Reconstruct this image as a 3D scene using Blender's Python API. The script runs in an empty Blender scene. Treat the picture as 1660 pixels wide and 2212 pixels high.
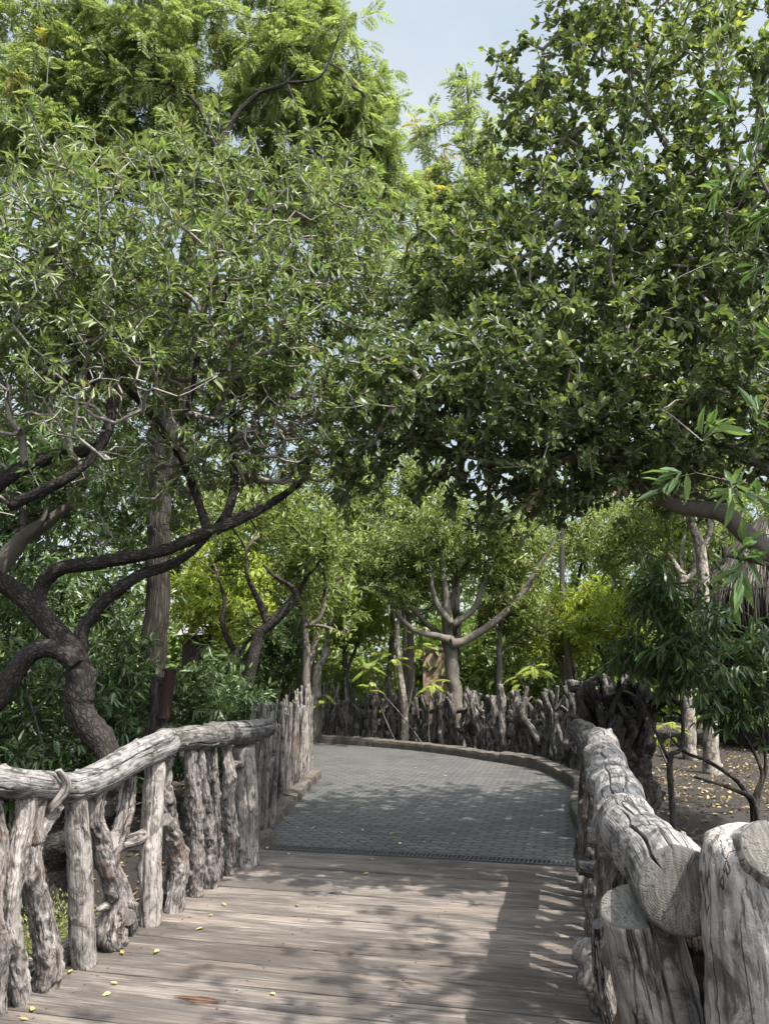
import bpy, math, random
import numpy as np
from mathutils import Vector
RND = np.random.default_rng(7)
random.seed(7)
R = math.radians
scene = bpy.context.scene
COL = scene.collection

# ------------------------------------------------------------------ camera geometry
FPX, CX, CY, CAMZ = 1663.0, 830.0, 1105.5, 1.6
PITCH = math.atan((1440 - CY) / FPX)
CP, SP = math.cos(PITCH), math.sin(PITCH)
ZO = {0: (0, 0, 1), 1: (0, 1474.2, .3997), 2: (1105.7, 1474.2, .3339), 3: (516, 1400.5, .4885), 4: (0, 958.2, .444),
      5: (589.7, 958.2, .3997), 6: (1179.4, 958.2, .3333), 7: (0, 0, .5), 8: (830, 0, .5), 9: (0, 516, .5), 10: (830, 516, .5)}

def ray(px, py, z=0):
    ox, oy, s = ZO[z]
    px, py = ox + px * s, oy + py * s
    u, v = (px - CX) / FPX, (CY - py) / FPX
    return np.array([u, CP - SP * v, SP + CP * v])

def at(px, py, Y, z=0):                                  # the point at depth Y in metres
    d = ray(px, py, z)
    return np.array([0, 0, CAMZ]) + d * (Y / d[1])

def gr(px, py, h=0.0, z=0):                              # the point at height h
    d = ray(px, py, z)
    return np.array([0, 0, CAMZ]) + d * ((h - CAMZ) / d[2])

def onplane(px, py, a, b, z=0):                          # the point on the upright plane over line a-b
    d = ray(px, py, z)
    n = np.array([b[1] - a[1], -(b[0] - a[0]), 0.0])
    t = n.dot(np.array([a[0], a[1], 0.0])) / n.dot(d)
    return np.array([0, 0, CAMZ]) + d * t

def nrm(v):
    v = np.asarray(v, float)
    return v / np.maximum(np.linalg.norm(v, axis=-1, keepdims=True), 1e-9)

# ------------------------------------------------------------------ noise
def _h(ix, iy, iz):
    h = (ix.astype(np.int64) * 374761393 + iy.astype(np.int64) * 668265263 + iz.astype(np.int64) * 1274126177) & 0xffffffff
    h = ((h ^ (h >> 13)) * 1103515245) & 0xffffffff
    h = ((h ^ (h >> 16)) * 2654435761) & 0xffffffff
    return ((h ^ (h >> 15)) & 0xffff) / 65535.0

def vn(p):
    p = np.asarray(p, float)
    i = np.floor(p).astype(np.int64); f = p - i; f = f * f * (3 - 2 * f)
    r = 0
    for a in (0, 1):
        for b in (0, 1):
            for c in (0, 1):
                w = (f[..., 0] if a else 1 - f[..., 0]) * (f[..., 1] if b else 1 - f[..., 1]) * (f[..., 2] if c else 1 - f[..., 2])
                r = r + w * _h(i[..., 0] + a, i[..., 1] + b, i[..., 2] + c)
    return r * 2 - 1

def fbm(p, o=3):
    p = np.asarray(p, float); r = 0; a = 1.0
    for k in range(o):
        r = r + a * vn(p * 2 ** k + 17.3 * k); a *= .5
    return r

# ------------------------------------------------------------------ objects
def mesh(name, V, groups, mats, parent=None, smooth=True, pattr=None, fattr=None, loc=None, rotz=0):
    me = bpy.data.meshes.new(name)
    V = np.asarray(V, np.float32).reshape(-1, 3)
    if loc is not None:
        pass
    groups = [(np.asarray(f, np.int32), m) for f, m in groups if len(f)]
    nl = sum(f.size for f, _ in groups); nf = sum(len(f) for f, _ in groups)
    me.vertices.add(len(V)); me.vertices.foreach_set('co', V.ravel())
    me.loops.add(nl); me.polygons.add(nf)
    me.loops.foreach_set('vertex_index', np.concatenate([f.ravel() for f, _ in groups]))
    tot = np.concatenate([np.full(len(f), f.shape[1], np.int32) for f, _ in groups])
    st = np.zeros(nf, np.int32); st[1:] = np.cumsum(tot)[:-1]
    me.polygons.foreach_set('loop_start', st)
    me.polygons.foreach_set('material_index', np.concatenate([np.full(len(f), m, np.int32) for f, m in groups]))
    me.polygons.foreach_set('use_smooth', np.full(nf, smooth, bool))
    for k, a in (pattr or {}).items():
        a = np.asarray(a, np.float32)
        if a.ndim == 2:
            at_ = me.attributes.new(k, 'FLOAT_VECTOR', 'POINT'); at_.data.foreach_set('vector', a.ravel())
        else:
            at_ = me.attributes.new(k, 'FLOAT', 'POINT'); at_.data.foreach_set('value', a)
    for k, a in (fattr or {}).items():
        at_ = me.attributes.new(k, 'FLOAT', 'FACE'); at_.data.foreach_set('value', np.asarray(a, np.float32))
    me.update(calc_edges=True); me.validate()
    for m in (mats if isinstance(mats, (list, tuple)) else [mats]):
        me.materials.append(m)
    o = bpy.data.objects.new(name, me); COL.objects.link(o)
    if loc is not None: o.location = loc
    o.rotation_euler.z = rotz
    if parent is not None:
        o.parent = parent
        o.location = -np.array(parent.location)
    return o

def tag(o, label, cat, group=None):
    o['label'] = label; o['category'] = cat
    if group: o['group'] = group
    return o

def thing(name, label, cat, loc, group=None):
    o = bpy.data.objects.new(name, None); COL.objects.link(o)
    o.empty_display_size = .2
    o.location = [float(c) for c in loc]
    return tag(o, label, cat, group)

def struct(o, kind='structure'):
    o['kind'] = kind
    return o

class MB:
    """collects pieces of one mesh"""
    def __init__(s): s.V = []; s.F = {}; s.G = []; s.n = 0
    def add(s, V, F, mi=0, gc=None):
        V = np.asarray(V, float).reshape(-1, 3)
        F = np.asarray(F, np.int64)
        s.V.append(V); s.G.append(np.zeros_like(V) if gc is None else np.asarray(gc, float))
        s.F.setdefault((F.shape[1], mi), []).append(F + s.n)
        s.n += len(V)
    def face(s, F, mi=0, base=0):
        F = np.asarray(F, np.int64); s.F.setdefault((F.shape[1], mi), []).append(F + base)
    def build(s, name, mats, parent=None, smooth=True, **k):
        return mesh(name, np.concatenate(s.V), [(np.concatenate(f), key[1]) for key, f in s.F.items()], mats, parent, smooth,
                    pattr={'gc': np.concatenate(s.G)}, **k)

def catmull(P, n):
    P = np.asarray(P, float)
    if len(P) == 2: return P[0] + (P[1] - P[0]) * np.linspace(0, 1, n)[:, None]
    Q = np.vstack([2 * P[0] - P[1], P, 2 * P[-1] - P[-2]])
    seg = np.linalg.norm(np.diff(P[:, :3], axis=0), axis=1); cum = np.concatenate([[0], np.cumsum(seg)])
    t = np.linspace(0, cum[-1], n); i = np.clip(np.searchsorted(cum, t, side='right') - 1, 0, len(P) - 2)
    u = ((t - cum[i]) / np.maximum(seg[i], 1e-9))[:, None]
    a, b, c, d = Q[i], Q[i + 1], Q[i + 2], Q[i + 3]
    return .5 * (2 * b + (c - a) * u + (2 * a - 5 * b + 4 * c - d) * u ** 2 + (3 * b - a - 3 * c + d) * u ** 3)

def frames(P):
    T = nrm(np.gradient(P, axis=0))
    ref = np.array([1.0, 0, 0]) if abs(T[0][0]) < .8 else np.array([0, 1.0, 0])
    U = np.zeros_like(P); u = ref - T[0] * ref.dot(T[0]); u /= np.linalg.norm(u)
    for i in range(len(P)):
        u = u - T[i] * u.dot(T[i]); u /= max(np.linalg.norm(u), 1e-9); U[i] = u
    return T, U, np.cross(T, U)

def limb(mb, pts, sides=12, step=.05, lump=.12, lf=3.0, knots=0, kh=.5, warts=0, rough=.0, cracks=(), capmat=None, tip=False, seed=None, wob=0.0, fibre=.0, tilt=(0, 0), capmi=1, bev=.08, flat=1.0):
    """tapering, lumpy round of wood through pts [(x,y,z,r)...]; cracks: (angle, s0, s1, width, depth) as fractions"""
    rs = np.random.default_rng(int(RND.integers(1 << 30)) if seed is None else seed)
    pts = np.asarray(pts, float)
    L = np.linalg.norm(np.diff(pts[:, :3], axis=0), axis=1).sum()
    n = max(4, int(L / step) + 1)
    S = catmull(pts, n); P, rad = S[:, :3], np.maximum(S[:, 3], .002)
    so = rs.uniform(0, 100, 3)
    s = np.linspace(0, L, n)
    if wob:
        P = P + np.stack([vn(np.stack([s * 4, s * 0 + k * 9.7, s * 0], -1) + so) for k in range(3)], -1) * wob * rad[:, None] * np.minimum(1, np.minimum(s, L - s) / .1)[:, None]
    T, U, W = frames(P)
    th = np.linspace(0, 2 * np.pi, sides, endpoint=False)
    c, sn = np.cos(th), np.sin(th)
    q = np.stack([np.broadcast_to(c, (n, sides)) * .8, np.broadcast_to(sn, (n, sides)) * .8, np.broadcast_to(s[:, None], (n, sides)) * lf], -1)
    m = 1 + lump * fbm(q * 1.3 + so, 4)
    if fibre:
        q2 = np.stack([np.broadcast_to(c, (n, sides)) * 6, np.broadcast_to(sn, (n, sides)) * 6, np.broadcast_to(s[:, None], (n, sides)) * 2.5], -1)
        m = m + fibre * fbm(q2 + so, 2)
    for _ in range(knots):
        s0, t0 = rs.uniform(0, L), rs.uniform(0, 2 * np.pi)
        w = rs.uniform(.25, .7); da = (th - t0 + np.pi) % (2 * np.pi) - np.pi
        rr = np.sqrt((da[None] / w) ** 2 + ((s[:, None] - s0) / (w * rad.mean() * 1.3)) ** 2)
        b = np.exp(-rr ** 2 * 1.6)
        if rs.random() < .5: b = b - .75 * np.exp(-(rr / .45) ** 2)     # a healed, hollow knot
        m = m + kh * rs.uniform(.4, 1) * b
    for _ in range(warts):
        s0, t0 = rs.uniform(0, L), rs.uniform(0, 2 * np.pi); w = rs.uniform(.09, .24); da = (th - t0 + np.pi) % (2 * np.pi) - np.pi
        m = m + rs.uniform(.06, .2) * np.exp(-((da[None] / w) ** 2 + ((s[:, None] - s0) / (w * rad.mean() * 1.2)) ** 2)) * rs.choice([1, 1, 1, -.8])
    if rough:
        m = m + rough * np.abs(fbm(np.stack([np.broadcast_to(c, (n, sides)) * 3.2, np.broadcast_to(sn, (n, sides)) * 3.2, np.broadcast_to(s[:, None], (n, sides)) * 22], -1) + so, 3))
    for (a0, s0, s1, w, dp) in cracks:
        fs = (s / L - s0) / (s1 - s0)
        ins = np.clip(np.sin(np.clip(fs, 0, 1) * np.pi), 0, 1) ** .4 * ((fs >= 0) & (fs <= 1))
        if s0 <= 0: ins = ((fs <= 1) * np.clip((1 - fs) * 3, 0, 1))
        if s1 >= 1: ins = ((fs >= 0) * np.clip(fs * 3, 0, 1))
        wav = a0 + .22 * vn(np.stack([s * 5, s * 0 + a0 * 31, s * 0], -1) + so)
        da = np.abs((th[None] - wav[:, None] + np.pi) % (2 * np.pi) - np.pi)
        m = m - dp * ins[:, None] * np.clip(1 - da / (w * (.35 + .65 * ins[:, None])), 0, 1)
    rr = rad[:, None] * m
    tl = (tilt[0] * c + tilt[1] * sn)[None, :] * rr * np.clip((s[:, None] / L - .8) / .2, 0, 1)
    V = P[:, None] + (U[:, None] * c[None, :, None] + W[:, None] * sn[None, :, None] * flat) * rr[..., None] + T[:, None] * tl[..., None]
    gc = np.stack([c[None] * rr, sn[None] * rr, np.broadcast_to(s[:, None], rr.shape)], -1) + so
    i, j = np.meshgrid(np.arange(n - 1), np.arange(sides), indexing='ij'); j2 = (j + 1) % sides
    F = np.stack([i * sides + j, i * sides + j2, (i + 1) * sides + j2, (i + 1) * sides + j], -1).reshape(-1, 4)
    base = mb.n
    mb.add(V.reshape(-1, 3), F, 0, gc.reshape(-1, 3))
    for e, sg in ((0, -1), (n - 1, 1)):
        if tip and e: 
            mb.add(P[e][None] + T[e] * rad[e] * .8, np.zeros((0, 3), int), 0, (so + [0, 0, L])[None])
            ap = mb.n - 1
            mb.face([[base + e * sides + k, base + e * sides + (k + 1) % sides, ap] for k in range(sides)], 0); continue
        ring0 = base + e * sides + np.arange(sides)
        prev = ring0; C = P[e]
        Vr = V[e]
        for lv in (1 - bev, .6, .25):
            nv = C + (Vr - C) * lv + T[e] * sg * rad[e] * (bev * .6)
            g = np.stack([c * rr[e] * lv, sn * rr[e] * lv, np.full(sides, s[e])], -1)
            b2 = mb.n
            mb.add(nv, np.zeros((0, 4), int), 0, g * (1 if lv < 1 - bev else 1) if capmat else g + so)
            cur = b2 + np.arange(sides)
            q = np.stack([prev, np.roll(prev, -1), np.roll(cur, -1), cur], -1)
            mb.face(q if sg > 0 else q[:, ::-1], capmi if capmat else 0); prev = cur
        mb.add((C + T[e] * sg * rad[e] * bev * .6)[None], np.zeros((0, 3), int), 0, (np.array([[0, 0, s[e]]]) if capmat else so[None]))
        q = np.stack([prev, np.roll(prev, -1), np.full(sides, mb.n - 1)], -1)
        mb.face(q if sg > 0 else q[:, ::-1], capmi if capmat else 0)
    return P

def box(mb, c, ax, ay, az, mi=0, bev=0):
    c, ax, ay, az = [np.asarray(k, float) for k in (c, ax, ay, az)]
    V = [c + x * ax + y * ay + z * az for x in (-1, 1) for y in (-1, 1) for z in (-1, 1)]
    mb.add(V, [[0, 1, 3, 2], [4, 6, 7, 5], [0, 4, 5, 1], [2, 3, 7, 6], [0, 2, 6, 4], [1, 5, 7, 3]], mi, V)

# ------------------------------------------------------------------ materials
class G:
    def __init__(s, name):
        s.m = bpy.data.materials.new(name); s.m.use_nodes = True; s.t = s.m.node_tree; s.t.nodes.clear()
        s.o = s.t.nodes.new('ShaderNodeOutputMaterial')
    def n(s, typ, ins=None, **props):
        nd = s.t.nodes.new('ShaderNode' + typ)
        for k, v in props.items(): setattr(nd, k, v)
        for k, v in (ins or {}).items(): s.set(nd.inputs[k], v)
        return nd
    def set(s, sock, v):
        if isinstance(v, bpy.types.NodeSocket): s.t.links.new(v, sock)
        elif isinstance(v, bpy.types.Node): s.t.links.new(v.outputs[0], sock)
        else: sock.default_value = v
    def attr(s, name): return s.n('Attribute', attribute_name=name)
    def gc(s): return s.attr('gc').outputs['Vector']
    def scale(s, v, sc): return s.n('Mapping', {'Vector': v, 'Scale': sc}).outputs[0]
    def noise(s, v, sc, detail=4, rough=.6, dist=0.0):
        return s.n('TexNoise', {'Vector': v, 'Scale': sc, 'Detail': detail, 'Roughness': rough, 'Distortion': dist}).outputs['Fac']
    def ramp(s, f, st, interp='LINEAR'):
        nd = s.n('ValToRGB', {'Fac': f}); cr = nd.color_ramp; cr.interpolation = interp
        while len(cr.elements) < len(st): cr.elements.new(.5)
        for e, (p, c) in zip(cr.elements, st):
            e.position = p; e.color = (c, c, c, 1) if isinstance(c, (int, float)) else (*c, 1)
        return nd.outputs[0]
    def mix(s, f, a, b, mode='MIX'):
        nd = s.n('Mix', data_type='RGBA', blend_type=mode)
        s.set(nd.inputs[0], f)
        for k, v in ((6, a), (7, b)):
            s.set(nd.inputs[k], (*v, 1) if isinstance(v, tuple) and len(v) == 3 else v)
        return nd.outputs[2]
    def math(s, op, a, b=0.0, c=0.0):
        nd = s.n('Math', operation=op); s.set(nd.inputs[0], a); s.set(nd.inputs[1], b); s.set(nd.inputs[2], c); return nd.outputs[0]
    def bump(s, h, strength, dist, nr=None):
        nd = s.n('Bump', {'Height': h, 'Strength': strength, 'Distance': dist})
        if nr is not None: s.set(nd.inputs['Normal'], nr)
        return nd.outputs[0]
    def bsdf(s, col, rough=.8, normal=None, spec=.3):
        b = s.n('BsdfPrincipled'); s.set(b.inputs['Base Color'], (*col, 1) if isinstance(col, tuple) else col)
        s.set(b.inputs['Roughness'], rough); b.inputs['Specular IOR Level'].default_value = spec
        if normal is not None: s.set(b.inputs['Normal'], normal)
        s.t.links.new(b.outputs[0], s.o.inputs[0]); return b

def wood(name, dark, mid, light, brown=(.20, .095, .055), nbrown=.62, rough=.85, grain=1.0, crack=.9, moss=None, bumps=1.0):
    g = G(name); v = g.gc()
    fib = g.noise(g.scale(v, (70 * grain, 70 * grain, 3.5)), 1, 6, .65, .4)
    big = g.noise(g.scale(v, (9, 9, 5)), 1, 5, .6)
    spot = g.noise(g.scale(v, (34, 34, 20)), 1, 5, .7)
    mott = g.noise(g.scale(v, (16, 16, 8)), 1, 6, .72, .8)
    col = g.ramp(fib, [(.22, dark), (.47, mid), (.72, light)])
    col = g.mix(g.ramp(big, [(.35, .75), (.6, .0)]), col, tuple(.55 * (a + b) for a, b in zip(dark, mid)))
    col = g.mix(g.ramp(mott, [(.40, .95), (.51, 0.0)]), col, tuple(.5 * c for c in dark))
    col = g.mix(g.ramp(mott, [(.56, .0), (.68, .6)]), col, tuple(1.12 * c for c in light))
    b2 = g.noise(g.scale(v, (7, 7, 2.4)), 1.0, 5, .65, .8)
    col = g.mix(g.ramp(b2, [(nbrown, 0.0), (nbrown + .07, .85)]), col, g.mix(fib, tuple(.5 * c for c in brown), tuple(1.6 * c for c in brown)))
    col = g.mix(g.ramp(spot, [(.64, 0.0), (.74, .8)]), col, tuple(.55 * c for c in dark))
    hair = g.noise(g.scale(v, (150 * grain, 150 * grain, 6)), 1, 3, .6)
    col = g.mix(g.ramp(hair, [(.36, .75), (.46, 0.0)]), col, tuple(.35 * c for c in dark))
    # drying cracks: thin lines along the grain
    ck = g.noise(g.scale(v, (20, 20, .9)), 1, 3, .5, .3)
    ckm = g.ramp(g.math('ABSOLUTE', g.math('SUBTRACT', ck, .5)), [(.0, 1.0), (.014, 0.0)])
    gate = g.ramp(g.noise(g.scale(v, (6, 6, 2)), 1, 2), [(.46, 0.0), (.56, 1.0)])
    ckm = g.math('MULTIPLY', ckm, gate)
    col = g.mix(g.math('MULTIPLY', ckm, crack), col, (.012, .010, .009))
    if moss: col = g.mix(g.ramp(big, [(.6, 0.0), (.7, .7)]), col, moss)
    h = g.math('ADD', g.math('MULTIPLY', fib, .4), g.math('ADD', g.math('MULTIPLY', spot, .5), g.math('MULTIPLY', mott, .7)))
    h = g.math('SUBTRACT', g.math('ADD', h, g.math('MULTIPLY', hair, .35)), g.math('MULTIPLY', ckm, 1.6))
    g.bsdf(col, rough, g.bump(h, .9 * bumps, .008), .25)
    return g.m

def endgrain(name, dark, light):
    g = G(name); v = g.gc()
    sep = g.n('SeparateXYZ', {'Vector': v})
    vv = g.n('CombineXYZ', {'X': sep.outputs[0], 'Y': sep.outputs[1], 'Z': 0.0}).outputs[0]
    wob = g.noise(vv, 16, 5)
    r = g.math('ADD', g.n('VectorMath', {0: g.n('VectorMath', {0: vv, 1: (.012, -.009, 0)}, operation='ADD').outputs[0]}, operation='LENGTH').outputs['Value'], g.math('MULTIPLY', wob, .034))
    ring = g.math('MULTIPLY', g.math('SINE', g.math('MULTIPLY', r, 1250)), g.noise(vv, 9, 3))
    ang = g.math('ARCTAN2', sep.outputs[1], sep.outputs[0])
    big0 = g.noise(vv, 18, 2)
    rc = g.n('CombineXYZ', {'X': g.math('MULTIPLY', ang, 2.2), 'Y': g.math('MULTIPLY', r, 5.0), 'Z': 3.3}).outputs[0]
    rad = g.noise(rc, 2.6, 3, .6)
    radm = g.math('MULTIPLY', g.ramp(g.math('ABSOLUTE', g.math('SUBTRACT', rad, .5)), [(0, 1.0), (.028, 0.0)]), g.math('MULTIPLY', g.ramp(r, [(.012, 0.0), (.03, 1.0)]), g.ramp(big0, [(.44, 0.0), (.56, 1.0)])))
    gr_ = g.noise(g.scale(vv, (110, 16, 1)), 1, 4, .7)
    big = g.noise(vv, 14, 4)
    col = g.ramp(g.math('ADD', g.math('MULTIPLY', gr_, .75), g.math('MULTIPLY', big, .35)), [(.36, dark), (.75, light)])
    col = g.mix(g.math('MULTIPLY', g.ramp(ring, [(.1, 0.0), (.6, 1.0)]), .12), col, tuple(.6 * c for c in dark))
    col = g.mix(g.math('MULTIPLY', radm, .8), col, (.015, .013, .012))
    h = g.math('SUBTRACT', g.math('MULTIPLY', g.math('ADD', g.math('MULTIPLY', ring, .4), gr_), .35), radm)
    g.bsdf(col, .9, g.bump(h, .6, .004), .2)
    return g.m

def bark(name, dark, light, sc=(14, 14, 4), depth=.02, spots=None, st=.9, plates=True, warp=1.2):
    g = G(name); v = g.gc()
    vo = g.n('TexVoronoi', {'Vector': g.n('VectorMath', {0: g.scale(v, sc), 1: g.n('VectorMath', {0: g.n('TexNoise', {'Vector': g.scale(v, sc), 'Scale': 1.3, 'Detail': 4}).outputs['Color'], 1: (warp, warp, warp)}, operation='MULTIPLY').outputs[0]}, operation='ADD').outputs[0],
                           'Scale': 1.0}, feature='DISTANCE_TO_EDGE').outputs['Distance']
    fine = g.noise(g.scale(v, (50, 50, 18)), 1, 5, .7)
    big = g.noise(g.scale(v, (5, 5, 2)), 1, 3)
    f = g.math('ADD', g.math('MULTIPLY', g.ramp(vo, [(0, 0.0), (.28, 1.0)]), .55 if plates else .12), g.math('MULTIPLY', fine, .5))
    f = g.math('ADD', f, g.math('MULTIPLY', g.math('SUBTRACT', big, .5), .5))
    col = g.ramp(f, [(.12, dark), (.85, light)])
    if spots: col = g.mix(g.ramp(g.noise(g.scale(v, (9, 9, 7)), 1, 3), [(.55, 0.0), (.6, .8)]), col, spots)
    g.bsdf(col, .9, g.bump(f, st, depth), .2)
    return g.m

def leafmat(name, cols, young=(.20, .24, .05), trans=.3, rough=.42, spec=.45, dead=(.16, .10, .05), ndead=.985):
    g = G(name)
    t = g.attr('tint').outputs['Fac']; y = g.attr('young').outputs['Fac']
    col = g.ramp(t, [(0, cols[0]), (.5, cols[1]), (ndead - .02, cols[2]), (ndead, dead)])
    col = g.mix(y, col, young)
    b = g.bsdf(col, rough, None, spec)
    tr = g.n('BsdfTranslucent', {'Color': g.mix(1.0, col, (1.2, 1.25, .75), 'MULTIPLY')})
    mx = g.n('MixShader', {0: trans, 1: b.outputs[0], 2: tr.outputs[0]})
    g.t.links.new(mx.outputs[0], g.o.inputs[0])
    return g.m

def plain(name, col, rough=.8, var=.25, sc=12, bump=.3, dist=.01, spec=.3):
    g = G(name); v = g.n('TexCoord').outputs['Object']
    f = g.noise(v, sc, 6, .65)
    c = g.mix(f, tuple(k * (1 - var) for k in col), tuple(k * (1 + var) for k in col))
    g.bsdf(c, rough, g.bump(f, bump, dist), spec); return g.m

M = {}
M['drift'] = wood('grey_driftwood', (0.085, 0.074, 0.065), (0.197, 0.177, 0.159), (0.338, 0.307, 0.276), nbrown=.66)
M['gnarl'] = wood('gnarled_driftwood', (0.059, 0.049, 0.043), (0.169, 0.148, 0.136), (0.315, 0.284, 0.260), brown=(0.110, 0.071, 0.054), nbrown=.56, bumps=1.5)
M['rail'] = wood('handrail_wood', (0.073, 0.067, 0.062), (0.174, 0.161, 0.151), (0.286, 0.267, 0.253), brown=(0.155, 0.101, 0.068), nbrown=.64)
M['raildark'] = wood('shaded_handrail_wood', (0.046, 0.042, 0.038), (0.106, 0.099, 0.091), (0.198, 0.182, 0.167), brown=(0.076, 0.053, 0.038), nbrown=.64)  # darker copy of the handrail wood, with shade put into its colour
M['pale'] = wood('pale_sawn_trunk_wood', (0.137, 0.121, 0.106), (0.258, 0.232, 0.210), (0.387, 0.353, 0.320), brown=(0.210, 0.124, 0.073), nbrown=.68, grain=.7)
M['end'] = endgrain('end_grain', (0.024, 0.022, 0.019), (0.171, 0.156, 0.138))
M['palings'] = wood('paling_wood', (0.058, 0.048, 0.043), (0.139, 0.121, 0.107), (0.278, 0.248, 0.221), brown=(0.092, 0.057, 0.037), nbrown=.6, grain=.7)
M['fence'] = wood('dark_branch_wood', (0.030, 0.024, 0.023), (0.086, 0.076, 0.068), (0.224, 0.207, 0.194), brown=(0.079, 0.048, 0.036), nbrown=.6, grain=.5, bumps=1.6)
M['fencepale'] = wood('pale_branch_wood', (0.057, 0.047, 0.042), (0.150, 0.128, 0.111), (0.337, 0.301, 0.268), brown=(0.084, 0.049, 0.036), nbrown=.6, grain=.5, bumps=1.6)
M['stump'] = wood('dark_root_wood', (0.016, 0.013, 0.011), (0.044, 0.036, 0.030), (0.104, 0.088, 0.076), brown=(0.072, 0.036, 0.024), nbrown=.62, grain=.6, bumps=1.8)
M['bark_brown'] = bark('brown_bark', (.008, .007, .006), (.044, .036, .031), (30, 30, 15), .014)
M['bark_furrow'] = bark('furrowed_bark', (.009, .0075, .006), (.048, .040, .032), (26, 26, 3.0), .03, warp=.55)
M['bark_smooth'] = bark('smooth_grey_bark', (.075, .066, .054), (.20, .175, .145), (9, 9, 6), .006, plates=False)
M['bark_pale'] = bark('pale_mottled_bark', (0.099, 0.084, 0.068), (0.274, 0.243, 0.205), (12, 12, 9), .008, spots=(0.053, 0.042, 0.034))
M['twig'] = bark('grey_twig_bark', (.045, .035, .03), (.17, .145, .125), (30, 30, 12), .004, plates=False)
M['twigpale'] = bark('pale_twig_bark', (.13, .112, .10), (.38, .345, .31), (30, 30, 12), .004, plates=False)
M['lv_rosette'] = leafmat('rosette_leaf', [(.075, .100, .034), (.125, .158, .056), (.20, .235, .105)], trans=.44, young=(.16, .24, .07), ndead=.955, dead=(.14, .10, .06))
M['lv_ficus'] = leafmat('ficus_leaf', [(0.058, 0.084, 0.034), (0.096, 0.131, 0.048), (0.162, 0.197, 0.076)], young=(0.336, 0.363, 0.098), trans=.34, rough=.42, spec=.35)
M['lv_pinnate'] = leafmat('pinnate_leaf', [(0.132, 0.174, 0.060), (0.193, 0.237, 0.085), (0.275, 0.308, 0.131)], young=(0.440, 0.330, 0.075), trans=.5, rough=.5, spec=.3)
M['lv_shrub'] = leafmat('shrub_leaf', [(.032, .062, .021), (.062, .105, .033), (.115, .165, .055)], young=(.11, .20, .05), trans=.28, rough=.4)
M['lv_mid'] = leafmat('mid_tree_leaf', [(.10, .14, .032), (.165, .21, .05), (.24, .28, .085)], young=(.20, .25, .06), trans=.36, rough=.45)
M['lv_sun'] = leafmat('yellow_green_leaf', [(0.172, 0.224, 0.033), (0.265, 0.314, 0.050), (0.356, 0.381, 0.077)], young=(0.368, 0.336, 0.055), trans=.42, rough=.5, spec=.3)  # yellow-green leaves, brightened in colour so the bushes look sunlit
M['lv_sap'] = leafmat('sapling_leaf', [(0.158, 0.216, 0.025), (0.216, 0.266, 0.036), (0.288, 0.310, 0.050)], young=(0.259, 0.238, 0.036), trans=.42, rough=.5, spec=.3)
M['lv_far'] = leafmat('far_tree_leaf', [(.07, .108, .028), (.125, .172, .045), (.19, .235, .07)], young=(.18, .22, .05), trans=.33, rough=.5, spec=.3)
M['lv_sprig'] = leafmat('pale_green_leaf', [(.075, .135, .045), (.11, .18, .06), (.16, .23, .085)], young=(.20, .28, .09), trans=.3, rough=.4)
M['lv_fallen'] = leafmat('fallen_leaf', [(.28, .20, .05), (.38, .29, .08), (.46, .40, .16)], trans=.15, rough=.6, dead=(.22, .12, .05), ndead=.8)
M['lv_litter'] = leafmat('leaf_litter', [(.05, .036, .023), (.12, .085, .038), (.23, .17, .065)], trans=.1, rough=.7, dead=(.27, .21, .08), ndead=.9)

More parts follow.
